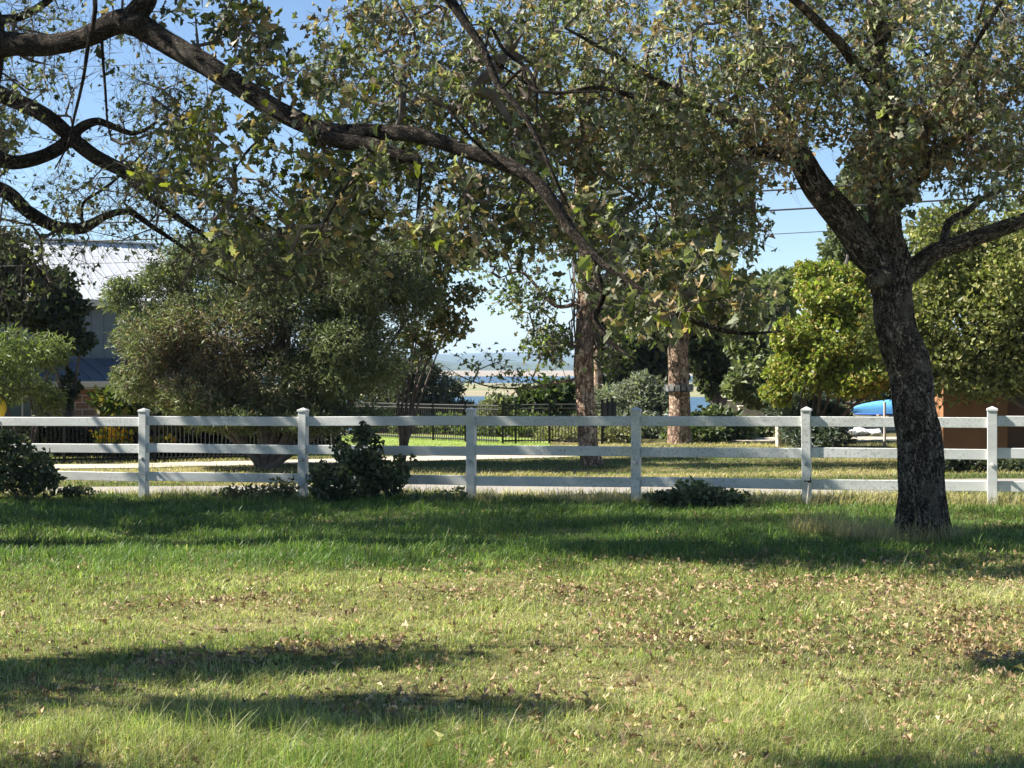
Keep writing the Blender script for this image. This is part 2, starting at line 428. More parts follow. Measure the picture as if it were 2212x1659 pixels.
def grow(nodes, par, A, step=.22, sag=.08, jit=.12):
    """branch out from the skeleton nodes to each attractor, nearest first"""
    N = [np.array(p) for p in nodes]; Pn = list(par)
    arr = np.zeros((len(N) + len(A) * 14, 3)); arr[:len(N)] = nodes; cnt = len(N)
    base = np.array([np.min(np.sum((arr[:cnt] - a) ** 2, 1)) for a in A]); tips = []
    for q in np.argsort(base):
        a = A[q]; d2 = np.sum((arr[:cnt] - a) ** 2, 1); j = int(np.argmin(d2)); dist = math.sqrt(d2[j])
        m = min(12, max(1, int(dist / step)))
        p0 = arr[j]; pj = Pn[j]; tang = norm(p0 - arr[pj]) if pj >= 0 else np.array([0, 0, 1.])
        c = p0 + tang * dist * .35 + rng.normal(0, jit, 3) * dist + np.array([0, 0, sag * dist])
        prev = j
        for k in range(1, m + 1):
            t = k / m; p = (1 - t) ** 2 * p0 + 2 * t * (1 - t) * c + t * t * a
            if k < m: p = p + rng.normal(0, .04 * dist / m + .006, 3)
            arr[cnt] = p; Pn.append(prev); prev = cnt; cnt += 1
        tips.append(prev)
    return arr[:cnt], np.array(Pn), np.array(tips)

def blobs(spec, at=at):
    """attractors in a set of ellipsoids: (dx, dy, D, rx, rz, ry, n)"""
    out = []
    for dx, dy, D, rx, rz, ry, n in spec:
        p = rdir(n) * (rng.random((n, 1)) ** (1 / 2.4)) * [rx, ry, rz] + at(dx, dy, D); out.append(p)
    return np.vstack(out)
def wb(spec): return np.vstack([rdir(n) * (rng.random((n, 1)) ** (1 / 2.6)) * [rx, ry, rz] + [x, y, z] for x, y, z, rx, ry, rz, n in spec])
def holes(A, hs, edge=.25):
    """thin the foliage where the tree has gaps"""
    x, y = scr(A); keep = np.ones(len(A), bool)
    for hx, hy, rx, ry, a in hs:
        d = np.hypot((x - hx) / rx, (y - hy) / ry); keep &= ~((d < 1) & (rng.random(len(A)) < a))
    return A[keep]

def tree(name, label, limbs, A, leaf, bmat, twig_r=.0035, step=.22, sag=.08, r_pow=.5, group=None, catg="tree",
         twiglets=4, twl=.22, nleaf=3, n=10, ridge_amp=.0, spread=.07, limb_step=.12, bare=0, extra=None, crown_name="crown", loc=None, jit=.12, tmat=None):
    """limbs: list of (points, radii); A: attractors; leaf: function(P, d) -> leaf arrays"""
    nodes = []; par = []; TV = MB(); TVs = []; bks = []; Qs = []; nv = 0
    for k, (P, R) in enumerate(limbs):
        P, R = smoothline(P, R, limb_step if k else limb_step * .6)
        P = P + (vn(P, 2.5, 5)[:, None] - .5) * [.5, .5, .3] * R[:, None] * 1.2 * np.sin(np.linspace(0, pi, len(P)))[:, None] ** .5
        s0 = len(nodes)
        for q, p in enumerate(P):
            nodes.append(p); par.append(len(nodes) - 2 if q else (-1 if k == 0 else int(np.argmin([np.sum((np.array(z) - p) ** 2) for z in nodes[:-1]]))))
        nn_ = max(8, min(120 if ridge_amp > .18 else 48, int(R.max() * 2 * pi / (.018 if ridge_amp > .18 else .035)))) if ridge_amp else n
        if ridge_amp:
            P2, R2 = smoothline(P, R, max(.02, R.max() * (.11 if ridge_amp > .18 else .18))) if len(P) < 400 else (P, R)
        else: P2, R2 = P, R
        V, Q, bk = tube(P2, R2, nn_)
        if ridge_amp:
            cen = np.repeat(P2, nn_, 0); q = bk * [1, 1, .16]
            rd = np.clip(np.abs(fbm(q, 15, 3, 2) - .5) * 9, 0, 1)
            V = cen + (V - cen) * (1 + ridge_amp * .62 * (rd[:, None] - .7) + .16 * (fbm(bk, 3.2, 8, 2)[:, None] - .5))
        TVs.append(V); bks.append(bk); Qs.append(Q + nv); nv += len(V)
        # close the limb's end
        TVs.append(P2[-1:] + norm(P2[-1] - P2[-2]) * R2[-1] * .6); bks.append(bk[-1:]); m0 = nv - nn_
        tt = np.array([[m0 + j, m0 + (j + 1) % nn_, nv, nv] for j in range(nn_)]); Qs.append(tt[:, [0, 1, 2]] if False else tt[:, :4]); nv += 1
    root = thing(name, label, catg, limbs[0][0][0] if loc is None else loc, group)
    Qa = np.vstack(Qs); tri = Qa[:, 2] == Qa[:, 3]
    mk("trunk", np.vstack(TVs), [Qa[~tri], Qa[tri][:, :3]], bmat, root, vec=np.vstack(bks), smooth=True)
    nodes = np.array(nodes); n0 = len(nodes)
    arr, Pn, tips = grow(nodes, par, A, step, sag, jit)
    cnt = np.zeros(len(arr)); cnt[tips] = 1
    for j in range(len(arr) - 1, n0 - 1, -1):
        cnt[Pn[j]] += cnt[j]
    idx = np.arange(n0, len(arr)); r = twig_r * np.maximum(cnt, 1) ** r_pow
    pa = Pn[idx]; rp = np.where(pa >= n0, r[pa], r[idx] * 1.3)
    big = r[idx] > .012
    parts = []
    if big.any(): parts.append(segs(arr[pa[big]], arr[idx[big]], rp[big], r[idx[big]], 6))
    parts.append(segs(arr[pa[~big]], arr[idx[~big]], rp[~big], r[idx[~big]], 3))
    # twiglets and leaves at the tips and along the fine branches
    tp = arr[tips]; td = norm(arr[tips] - arr[Pn[tips]])
    fine = idx[(r[idx] < twig_r * 2.2)]; fine = fine[rng.random(len(fine)) < .5]
    tp = np.vstack([tp, arr[fine]]); td = np.vstack([td, norm(arr[fine] - arr[Pn[fine]])])
    k = twiglets; P0 = np.repeat(tp, k, 0); D0 = norm(np.repeat(td, k, 0) * .5 + rdir(len(P0)) + [0, 0, -.1])
    ln = twl * rng.uniform(.3, 1.2, len(P0)); P1 = P0 + D0 * ln[:, None]
    parts.append(segs(P0, P1, twig_r * .8, twig_r * .5, 3))
    if bare:
        for _ in range(bare):
            D1 = norm(D0 + rdir(len(P1)) * .75 + [0, 0, -.15]); P2_ = P1 + D1 * (ln * rng.uniform(.4, 1.3, len(P1)))[:, None]
            parts.append(segs(P1, P2_, twig_r * .5, twig_r * .3, 3))
    V = []; Q = []; m = 0
    for v, q in parts: V.append(v); Q.append(q + m); m += len(v)
    V = np.vstack(V)
    mk("branches", V, np.vstack(Q), tmat or M_TWIG, root, vec=V)
    if nleaf:
        rep = rng.poisson(nleaf, len(P1)); PL = np.repeat(P1, rep, 0); DL = np.repeat(D0, rep, 0)
        PL = PL + rng.normal(0, spread, PL.shape)
        v, t, c = leaf(PL, DL)
        mk(crown_name, v, t, extra or M_LEAF, root, col=c)
    return root

def oakleaf(L0, kind, cols, w, wr=1.25, droop=.35, up=.5, patch=None, curl=.45):
    def f(P, D):
        n = len(P); d = norm(D * .5 + rdir(n) * .9 + [0, 0, -droop]); nr = norm(rdir(n) + [0, 0, up])
        L = L0 * np.clip(rng.normal(1, .22, n), .45, 1.35)
        c = palette(n, cols, w)
        c = c * (.65 + .7 * fbm(P, 1.1, 12, 2))[:, None]
        if patch: c = patch(P, c)
        return leaves(P, d, nr, L, wr * np.clip(rng.normal(1, .22, n), .5, 1.5), c, kind, .35, curl)
    return f

def browny(P, c):
    g = fbm(P, 1.5, 140, 3); k = rng.random(len(P)) < np.clip((g - .55) * 5.0, 0, .7)
    c[k] = palette(int(k.sum()), [(.30, .21, .12), (.38, .29, .18), (.22, .15, .08)], [3, 2, 1]); return c
OAKC = [(.14, .165, .08), (.20, .215, .13), (.33, .33, .24), (.38, .29, .19), (.22, .24, .06), (.09, .115, .05)]

# --- the oak whose trunk stands in the yard, right
T = 16.6; bz = float(gz(4.44, 16.6))
b0 = at(1996, 1165, T); b0[2] = bz - .1
q = lambda dx, dy, d=0.: at(dx, dy, T + d)
limbs = [
    ([b0, q(1993, 1120), q(1990, 1030), q(1979, 900), q(1957, 780), q(1938, 690), q(1925, 600), q(1918, 530), q(1915, 460), q(1905, 390), q(1897, 290), q(1900, 180), q(1890, 60), q(1880, -120, .2), q(1860, -350, .3), q(1850, -560, .3)],
     [.34, .275, .24, .23, .22, .21, .215, .185, .165, .14, .12, .11, .10, .08, .05, .02]),
    ([q(1925, 600), q(1880, 550), q(1830, 480), q(1775, 410), q(1735, 350), q(1700, 290, .2), q(1680, 200, .4), q(1640, 90, .5), q(1590, -60, .7), q(1560, -250, .9)],
     [.19, .185, .165, .155, .14, .09, .075, .06, .045, .02]),
    ([q(1735, 350), q(1690, 338, -.2), q(1640, 325, -.3), q(1590, 270, -.5), q(1540, 235, -.7), q(1450, 190, -1), q(1330, 120, -1.2), q(1220, 60, -1.5)],
     [.09, .07, .055, .05, .045, .035, .025, .012]),
    ([q(1935, 600), q(1975, 580), q(2020, 545, -.1), q(2090, 520, -.2), q(2212, 475, -.4), q(2400, 400, -.6), q(2600, 380, -1), q(2850, 300, -1.2)],
     [.14, .12, .095, .085, .08, .07, .05, .02]),
    ([q(1925, 450), q(1958, 410), q(1992, 365), q(2040, 315, .2), q(2090, 290, .3), q(2150, 240, .6), q(2250, 120, 1), q(2380, -80, 1.3)],
     [.10, .095, .085, .07, .055, .045, .035, .015]),
    ([q(2035, 540), q(2050, 480, .2), q(2085, 460, .3), q(2140, 420, .5), q(2260, 380, .9)], [.05, .045, .035, .03, .015]),
    ([q(2000, 250, -1.0), q(2060, 170, -1.2), q(2110, 90, -1.3), q(2170, -10, -1.4), q(2260, -180, -1.5)], [.012, .018, .022, .026, .03]),
    ([q(1545, 238, -.7), q(1380, 210, -.8), q(1290, 190, -1), q(1180, 200, -1.2), q(1080, 140, -1.4)], [.035, .03, .024, .018, .01]),
    ([q(1900, 200), q(1800, 80, -1), q(1650, -60, -2), q(1500, -200, -2.6)], [.07, .05, .035, .012]),
    ([q(1895, 100), q(2000, -20, 1), q(2150, -150, 2), q(2350, -250, 2.6)], [.06, .05, .035, .012]),
    ([q(1905, 300), q(1850, 200, 1.2), q(1720, 120, 2.2), q(1560, 60, 3)], [.06, .05, .035, .012]),
]
A = blobs([(1290, 200, T, 1.25, 1.3, 1.8, 150), (1480, 330, T, 1.3, .95, 1.8, 170), (1620, 120, T, 1.4, 1.3, 2.3, 210), (1380, 50, T, 1.4, 1.0, 2, 140),
           (1860, 140, T, 1.4, 1.2, 2.4, 240), (2080, 120, T, 1.3, 1.2, 2.3, 190), (2140, 330, T, .95, .9, 1.8, 110), (1620, 400, T + .4, .7, .6, 1.2, 60), (1640, 500, T + .3, .35, .45, .5, 16),
           (1880, 330, T - .6, .55, .55, .7, 45), (2010, 270, T, .7, .6, 1.5, 60), (1480, 520, T, .9, .45, 1.2, 70), (1150, 420, T, .8, .7, 1.3, 60),
           (1160, 90, T, .9, .9, 1.4, 70), (850, 90, T, .9, .6, 1.3, 90), (860, 20, T + .6, .7, .4, 1.0, 60), (760, 170, T + .8, .6, .4, 1.0, 40), (960, 230, T, .8, .5, 1.2, 45), (1280, 440, T, .9, .5, 1.2, 60), (1000, 130, T - .5, .7, .8, 1.4, 70), (1080, 300, T, .7, .7, 1.3, 50), (2420, 250, T, 1.5, 1.5, 2.4, 130), (2150, -250, T, 2.2, 1.3, 2.6, 120), (1650, -260, T, 2.4, 1.3, 2.8, 150)])
A = A[fbm(A, .95, 201, 2) > .44]
A = holes(A, [(1785, 350, 70, 70, .95), (1800, 300, 45, 45, .9), (1700, 440, 90, 100, .9), (1720, 560, 100, 70, 1), (1030, 640, 120, 60, 1), (950, 90, 60, 60, .8), (1260, 110, 45, 50, .85), (1040, 590, 120, 80, 1), (1640, 580, 100, 60, 1),
              (2000, 470, 70, 60, .9), (1560, 560, 80, 50, .7), (2020, 360, 60, 35, .7), (1300, 640, 130, 60, 1)])
tree("oak_tree", "oak with leaning dark furrowed trunk standing in the yard before the fence", limbs, A,
     oakleaf(.08, 'mid', OAKC, [3, 4, 3.4, 2, .8, 2], 1.15, patch=browny), M_OAK, ridge_amp=.2, bare=1, twiglets=5, nleaf=3.3, spread=.045)
# the healed branch collar on its trunk
def knot(cp, sz, parent):
    th = np.linspace(0, 2 * pi, 22); ph = np.linspace(0, pi, 14); TH, PH = np.meshgrid(th, ph)
    r = sz * (1 + .5 * (fbm(np.stack([np.cos(TH) * np.sin(PH), np.sin(TH) * np.sin(PH), np.cos(PH)], -1).reshape(-1, 3), 3, 4, 3) - .5).reshape(TH.shape))
    V = np.stack([cp[0] + r * np.cos(TH) * np.sin(PH) * 1.35 + .04 * np.sin(PH), cp[1] + r * .8 * np.sin(TH) * np.sin(PH), cp[2] + r * np.cos(PH) * .75 + .15 * r * np.cos(TH)], -1).reshape(-1, 3)
    i = np.arange(13)[:, None] * 22 + np.arange(21)[None]
    mk("knot", V, np.stack([i, i + 1, i + 23, i + 22], -1).reshape(-1, 4), M_OAK if parent.name == 'oak_tree' else M_OAK_SHADE, parent, vec=V - cp, smooth=True)
knot(q(1895, 603, -.19), .13, bpy.data.objects["oak_tree"])

# --- the oak at the left edge whose long limb crosses the picture
T = 15.0; KK = 15 / 11
an = lambda dx, dy, D: at(dx, dy, D + 1.5 * (700 - dx) / 700)
n0 = an(-230, 1300, T); n0[2] = float(gz(n0[0], n0[1])) - .1
limbs = [
    ([n0, an(-225, 1150, T), an(-200, 900, T), an(-160, 600, T), an(-100, 300, T), an(-62, 100, T), an(-50, -60, T), an(-30, -300, T), an(40, -600, T + .3), an(60, -900, T + .4)],
     [.36, .31, .28, .25, .23, .21, .18, .15, .10, .04]),
    ([an(-60, 110, T), an(20, 95, T), an(110, 97, T), an(190, 78, T), an(250, 50, T), an(290, 50, T), an(350, 92, T), an(440, 135, T), an(520, 185, T), an(600, 235, T), an(700, 280, T), an(800, 285, T), an(900, 292, T),
      an(1000, 325, T), an(1100, 360, T), an(1170, 405, T), an(1205, 450, T), an(1235, 500, T), an(1290, 560, T), an(1360, 610, T), an(1440, 668, T), an(1520, 702, T), an(1600, 720, T), an(1690, 715, T)],
     [.14, .095, .08, .08, .09, .10, .085, .078, .075, .072, .066, .058, .052, .05, .047, .044, .04, .036, .03, .025, .021, .017, .012, .006]),
    ([an(285, 40, T), an(315, 0, T), an(335, -60, T), an(420, -200, T), an(560, -330, T), an(760, -380, T)], [.09, .08, .07, .055, .04, .015]),
    ([an(640, 262, T), an(720, 300, T - .1), an(810, 315, T - .15), an(870, 340, T - .2), an(900, 350, T - .2), an(906, 400, T - .2), an(900, 470, T - .2)], [.045, .055, .05, .045, .03, .012, .006]),
    ([an(1262, 538, T), an(1290, 590, T - .1), an(1302, 640, T - .1), an(1285, 690, T - .1), an(1320, 740, T - .1), an(1372, 778, T - .1)], [.025, .022, .02, .017, .013, .006]),
    ([an(420, -200, T), an(620, -220, T - .4), an(800, -120, T - .6), an(950, -20, T - .7), an(1010, 55, T - .7), an(1048, 115, T - .7), an(1075, 180, T - .7), an(1125, 240, T - .7), an(1165, 310, T - .7), an(1195, 380, T - .7), an(1230, 450, T - .6)],
     [.045, .042, .038, .034, .03, .026, .024, .018, .015, .012, .007]),
    ([an(1048, 115, T - .7), an(1060, 60, T - .6), an(1090, 110, T - .5), an(1140, 150, T - .5), an(1158, 200, T - .5), an(1160, 250, T - .5)], [.008, .008, .012, .012, .01, .005]),
    ([an(1085, 190, T - .7), an(1130, 150, T - .7), an(1155, 195, T - .7), an(1290, 198, T - .6)], [.012, .011, .01, .006]),
    ([an(195, -90, T - .3), an(205, 20, T - .3), an(192, 90, T - .3), an(180, 170, T - .3), an(160, 255, T - .3), an(148, 310, T - .3), an(118, 365, T - .3)], [.02, .018, .016, .014, .012, .01, .005]),
    ([an(220, 90, T), an(226, 170, T), an(232, 260, T), an(240, 300, T)], [.014, .011, .008, .005]),
    ([an(600, 245, T), an(585, 280, T - .2), an(540, 320, T - .3), an(505, 370, T - .4)], [.014, .011, .008, .004]),
    ([an(760, 300, T), an(790, 350, T - .3), an(735, 420, T - .4), an(690, 500, T - .5), an(660, 545, T - .5)], [.02, .015, .011, .008, .004]),
    ([an(1075, 350, T), an(1010, 290, T - .3), an(960, 230, T - .4), an(880, 190, T - .4)], [.014, .011, .008, .004]),
]
limbs = [(P_, [r_ * KK for r_ in R_]) for P_, R_ in limbs]
A = blobs([b_[:2] + (b_[2] + .3,) + (b_[3] * KK, b_[4] * KK, b_[5] * KK, b_[6]) for b_ in [(800, 400, T, .45, .3, .8, 34), (960, 480, T, .4, .25, .8, 26), (700, 520, T, .35, .2, .6, 18), (500, 60, T, .38, .35, .5, 70), (420, 300, T, .36, .5, .6, 56), (560, 400, T, .5, .55, .6, 56), (640, 150, T, .45, .3, .5, 26), (700, 300, T, .6, .35, .5, 42), (740, 440, T, .5, .3, .6, 34), (900, 380, T, .6, .3, .5, 40),
           (1060, 440, T, .5, .3, .5, 34), (1290, 470, T, .35, .25, .4, 16), (1330, 560, T, .5, .28, .5, 34), (1460, 620, T, .5, .25, .45, 34), (1590, 640, T, .35, .22, .35, 20), (1250, 420, T, .35, .2, .4, 12), (1450, 480, T, .3, .25, .4, 12),
           (870, 190, T, .4, .3, .5, 20), (500, 520, T, .25, .2, .4, 10), (330, 400, T, .15, .12, .3, 5), (290, 30, T + .2, .5, .3, .4, 8),
           (600, -200, T + .6, 1.6, .4, 1.7, 60), (200, -250, T + .8, 1.4, .6, 1.8, 60), (-350, -100, T + .8, 1.2, 1.0, 1.8, 90), (1000, -180, T - .5, 1.0, .3, 1, 30)]], an)
A = np.vstack([A, wb([(-8.4, 16.0, 8.3, 2.6, 1.7, 1.3, 190), (-6.2, 15.2, 7.6, 1.6, 1.2, .9, 70), (-9.0, 17.5, 6.8, 1.6, 1.3, 1.2, 50)])])
A = A[(fbm(A, 1.7, 303, 2) > .46) | (A[:, 0] > -5.5)]
A = A[fbm(A, 1.0, 203, 2) > .40]
A = holes(A, [(620, 30, 60, 60, 1), (590, 20, 40, 60, .9), (700, 100, 60, 60, .8), (1430, 560, 50, 40, .6)])
def warm(P, c):
    g = fbm(P, 2.2, 40, 2); k = rng.random(len(P)) < np.clip((g - .52) * 2.4, 0, .55)
    c[k] = palette(int(k.sum()), [(.22, .24, .035), (.17, .20, .035), (.30, .22, .08)], [3, 3, 1]); return c
tree("oak_tree", "oak mostly out of view at the left whose long limb sweeps down across the picture", limbs, A,
     oakleaf(.092, 'lobed', [(.085, .10, .055), (.15, .16, .09), (.24, .24, .13), (.34, .25, .15), (.055, .07, .03)], [3, 3, 2, 1.8, 2.5], 1.25, .5, .4, warm, .75), M_OAK_SHADE, ridge_amp=.14, twiglets=3, twl=.22, nleaf=2.7, spread=.05,
     twig_r=.0038, step=.2)

knot(an(282, 48, T - .08), .13, bpy.data.objects['oak_tree.001'])

# --- sparse twiggy oak behind it, left
T = 19.0; n0 = at(-330, 1120, T); n0[2] = float(gz(n0[0], T)) - .1
limbs = [
    ([n0, at(-320, 900, T), at(-280, 700, T), at(-230, 500, T), at(-190, 350, T), at(-200, 150, T), at(-240, -100, T), at(-260, -400, T)], [.3, .27, .25, .23, .2, .15, .1, .04]),
    ([at(-200, 340, T), at(-60, 205, T), at(30, 215, T), at(100, 250, T), at(160, 300, T), at(230, 350, T), at(310, 385, T), at(400, 410, T), at(500, 440, T), at(600, 500, T + .3)], [.16, .12, .10, .095, .09, .085, .07, .05, .03, .012]),
    ([at(-190, 360, T), at(-60, 325, T), at(20, 350, T), at(85, 340, T), at(130, 318, T), at(165, 285, T), at(210, 262, T), at(290, 288, T), at(340, 262, T)], [.13, .11, .09, .085, .08, .07, .05, .03, .015]),
    ([at(-230, 500, T), at(-80, 400, T), at(10, 412, T), at(60, 455, T), at(120, 490, T), at(180, 492, T), at(225, 468, T), at(275, 458, T), at(330, 490, T), at(390, 530, T), at(470, 590, T), at(560, 640, T)], [.12, .10, .09, .08, .075, .07, .045, .04, .03, .025, .018, .008]),
    ([at(180, 492, T), at(180, 440, T), at(235, 400, T - .2), at(300, 340, T - .2), at(330, 310, T - .3)], [.025, .02, .016, .012, .006]),
    ([at(-250, 560, T), at(-80, 480, T + .3), at(-20, 520, T + .3), at(60, 560, T + .4), at(130, 640, T + .5)], [.08, .06, .045, .03, .01]),
    ([at(240, 355, T), at(330, 430, T), at(430, 500, T), at(520, 560, T), at(600, 590, T)], [.06, .05, .035, .02, .008]),
    ([at(-200, 200, T), at(-60, 60, T), at(60, 30, T), at(170, -60, T), at(300, -200, T)], [.1, .07, .05, .04, .02]),
    ([at(-230, 0, T), at(0, -200, T), at(260, -320, T), at(500, -420, T)], [.09, .07, .05, .02]),
]
A = blobs([(60, 300, T, 1.2, 1.2, 1.6, 150), (300, 420, T, 1.2, .9, 1.5, 170), (700, 460, T, 1.1, .6, 1, 100), (850, 500, T, .9, .5, 1, 80), (800, 330, T, .9, .5, 1.2, 60), (500, 560, T, .9, .5, 1.2, 90), (60, 560, T, 1.0, .5, 1.2, 60), (300, 200, T, .9, .7, 1.4, 70), (120, 60, T, 1.2, .6, 1.4, 60),
           (600, 620, T, .5, .5, .8, 30), (650, 560, T + .5, .8, .5, 1.2, 50), (-300, 200, T, 2.0, 1.8, 2.6, 200), (200, -350, T, 2.5, 1.6, 2.8, 190), (-500, -250, T + 1, 3, 2.0, 3.0, 240), (700, -420, T, 1.8, .9, 2.0, 80)])
A = A[fbm(A, .9, 205, 2) > .42]
A = holes(A, [(80, 400, 45, 40, .85), (260, 480, 60, 25, .8), (270, 300, 40, 30, .7), (230, 585, 110, 70, .75), (620, 40, 90, 60, 1), (560, 300, 60, 60, .5)])
tree("oak_tree", "twiggy half bare oak behind the left one, limbs looping before the white roof", limbs, A,
     oakleaf(.07, 'mid', OAKC, [4, 3, 2, 1, .5, 4], 1.2), M_OAK_SHADE, ridge_amp=.12, twiglets=5, bare=2, twl=.3, nleaf=1.5, spread=.06, twig_r=.0042)

# --- an oak outside the left edge by the fence, for the shade it throws on fence and grass
T = 22.5; n0 = at(-900, 1000, T); n0[2] = float(gz(n0[0], T)) - .1
x0 = n0[0]
P3 = lambda x, z, y=0.: np.array([x, T + y, z])
limbs = [([n0, P3(x0 + .1, 1.2), P3(x0 + .3, 2.6), P3(x0 + .2, 4.5), P3(x0, 6.5), P3(x0, 8.5)], [.3, .26, .23, .16, .1, .03]),
         ([P3(x0 + .3, 2.6), P3(x0 + 1.4, 3.9, -.5), P3(x0 + 3, 4.8, -.8), P3(x0 + 4.5, 5.3, -1)], [.14, .1, .06, .02]), ([P3(x0 + .2, 4.5), P3(x0 + 1.8, 6.4), P3(x0 + 4, 7.9), P3(x0 + 6.5, 8.6)], [.12, .09, .06, .02]),
         ([P3(x0 + .2, 3.4), P3(x0 - 1.4, 4.8, .5), P3(x0 - 3, 5.8, 1)], [.12, .08, .03]),
         ([P3(x0 + .2, 4.2), P3(x0 + .8, 5.4, 1.6), P3(x0 + 1.4, 6.4, 3)], [.1, .06, .02]),
         ([P3(x0 + .2, 4.0), P3(x0 + .8, 5.2, -1.6), P3(x0 + 1.2, 6.0, -3.2)], [.1, .06, .02])]
A = wb([(x0 + 2.5, T - .4, 5.4, 3.0, 2.4, 1.4, 170), (x0 - 1, T, 6.2, 3.0, 2.6, 1.8, 130), (x0 + 1, T - 2.6, 6.0, 2.6, 1.8, 1.5, 110), (x0 + 1.5, T + 1, 7.8, 2.6, 2.4, 1.2, 100), (x0 + 5.5, T + .3, 8.6, 3.0, 1.9, 1.1, 200), (x0 + 4.5, T - .2, 5.2, 2.0, 1.4, .8, 70)])
tree("oak_tree", "oak beyond the left edge beside the fence, shading its rails", limbs, A, oakleaf(.14, 'mid', OAKC, [4, 3, 2, 1, .5, 4], 1.5), M_OAK, nleaf=4.5, twiglets=4, twl=.3)

T = 9.6; x0 = -8.4
n0 = np.array([x0, T, float(gz(x0, T)) - .1])
limbs = [([n0, P3(x0, 1.5) * [1, 0, 1] + [0, T, 0], np.array([x0 - .1, T, 3]), np.array([x0 + .1, T - .2, 4.4]), np.array([x0 + .4, T - .3, 5.2])], [.24, .2, .17, .11, .04]),
         ([np.array([x0 - .1, T, 3]), np.array([x0 - .7, T + .6, 4.2]), np.array([x0 - 1.2, T + .9, 5])], [.1, .07, .02]),
         ([np.array([x0, T - .1, 3.8]), np.array([x0 + .4, T + .5, 5.5]), np.array([x0 + 2.6, T + .4, 6.9])], [.07, .05, .02]),
         ([np.array([x0, T - .1, 4.2]), np.array([x0 + .2, T - 1, 5.6]), np.array([x0 + 2.4, T - 2.4, 6.3])], [.07, .045, .02])]
A = wb([(-7.4, 9.6, 4.9, 1.5, .5, .5, 85), (-8.9, 8.9, 4.9, 1.2, .8, .5, 90), (-6.9, 8.1, 5.3, 1.0, .4, .5, 60), (-4.4, 9.5, 7.0, .8, .35, .4, 40), (-5.2, 6.7, 6.4, .9, .35, .4, 40), (-8.3, 6.9, 5.0, .9, .4, .5, 30)])
tree("oak_tree", "near oak outside the left edge that throws the dark shadow patches on the lawn", limbs, A, oakleaf(.11, 'mid', OAKC, [4, 3, 2, 1, .5, 4], 1.5), M_OAK, nleaf=4, twiglets=4, twl=.22)

# --- pines
def pine(name, label, path, rad, A, cols, w, **k):
    return tree(name, label, [(path, rad)] + k.pop('limbs', []), A, oakleaf(k.pop('L', .09), k.pop('kind', 'thin'), cols, w, k.pop('wr', 1.2)), M_PINE, **k)
DK = [(.06, .08, .035), (.09, .115, .05), (.14, .155, .08), (.25, .20, .12)]
YG = [(.24, .31, .05), (.17, .24, .05), (.12, .16, .04), (.24, .21, .06)]
T = 32.0; zz = float(gz(1.6, 32))
p0 = at(1282, 1005, T); p0[2] = zz - .1
pine("pine_tree", "pine with flaky brown bark and vine tangle, nearest trunk beyond the road", [p0, at(1272, 960, T), at(1264, 850, T), at(1260, 740, T), at(1264, 640, T), at(1262, 560, T), at(1262, 400, T), at(1268, 200, T), at(1270, 0, T)],
     [.25, .21, .20, .20, .21, .19, .16, .12, .05],
     blobs([(1190, 740, T, .55, .45, .8, 60), (1310, 760, T, .5, .35, .8, 26), (1100, 825, T, .9, .12, .3, 12), (1050, 780, T, .7, .2, .5, 7), (1150, 640, T, .7, .5, .9, 40), (1350, 650, T, .8, .6, 1, 60), (1250, 480, T, 1.4, .9, 1.5, 110), (1080, 560, T, .7, .4, .8, 30), (1270, 250, T, 1.8, 1.4, 1.8, 170), (1270, 0, T, 1.5, 1.4, 1.6, 110)]),
     YG[:3] + DK, [1.6, 1.6, 2, 2, 3, 3, 1.0], limbs=[([at(1262, 815, T), at(1210, 825, T), at(1140, 838, T), at(1060, 835, T), at(1000, 815, T), at(960, 790, T)], [.035, .028, .022, .017, .012, .005]),
     ([at(1262, 650, T), at(1200, 660, T - .2), at(1130, 590, T - .3), at(1080, 600, T - .3)], [.05, .04, .03, .01]),
     ([at(1268, 700, T), at(1290, 640, T), at(1310, 600, T)], [.04, .03, .02])],
     L=.10, kind='mid', wr=1.5, nleaf=2.4, twiglets=3, twl=.3, twig_r=.006, step=.3)
pr0 = bpy.data.objects['pine_tree']; mb = MB()
for k in range(16):
    a0 = rng.random() * 2 * pi; zs = np.linspace(2.0, 5.2, 26); wv = a0 + np.cumsum(rng.normal(0, .32, 26)); rv_ = .22 + .12 * np.abs(np.sin(zs * 2 + k)) * rng.random()
    cx = at(1263, 600, 32.)[0]; mb.tube(np.stack([cx + rv_ * np.cos(wv), 32 + rv_ * np.sin(wv), zs + rng.normal(0, .05, 26)], -1), .011 + .010 * rng.random(), 5)
mb.build('vine', M_TWIG, pr0)
T = 41.0; p0 = at(1468, 962, T); p0[2] = float(gz(9.6 * 0 + p0[0], T)) - .1
pine("pine_tree", "pine with a zinc collar round its flaky orange bark, right of the other", [p0, at(1467, 920, T), at(1468, 840, T), at(1466, 760, T), at(1466, 690, T), at(1466, 560, T), at(1462, 400, T), at(1460, 200, T)],
     [.36, .30, .28, .275, .26, .22, .17, .08],
     blobs([(1460, 560, T, 2.0, 1.1, 1.8, 120), (1460, 330, T, 2.4, 1.6, 2, 150), (1400, 690, T, .9, .5, 1, 40), (1560, 680, T, 1, .7, 1, 60)]), DK, [3, 3, 3, 1], L=.13, kind='mid', wr=1.6, nleaf=3, twiglets=3, twl=.35, twig_r=.007, step=.35)
pr = [o for o in bpy.data.objects if o.name == "pine_tree.001"][0]
mb = MB(); c = at(1467, 838, T)
for k in range(14):
    a = k / 14 * 2 * pi; r_ = .37
    mb.box(c + [r_ * cos(a), r_ * sin(a), .02 * (k % 2)], (.13, .012, .17), [[-sin(a), cos(a), 0], [cos(a), sin(a), 0], [0, 0, 1]])
mb.build("collar", plain("zinc", (.13, .135, .13), .7, .5, 9), pr)
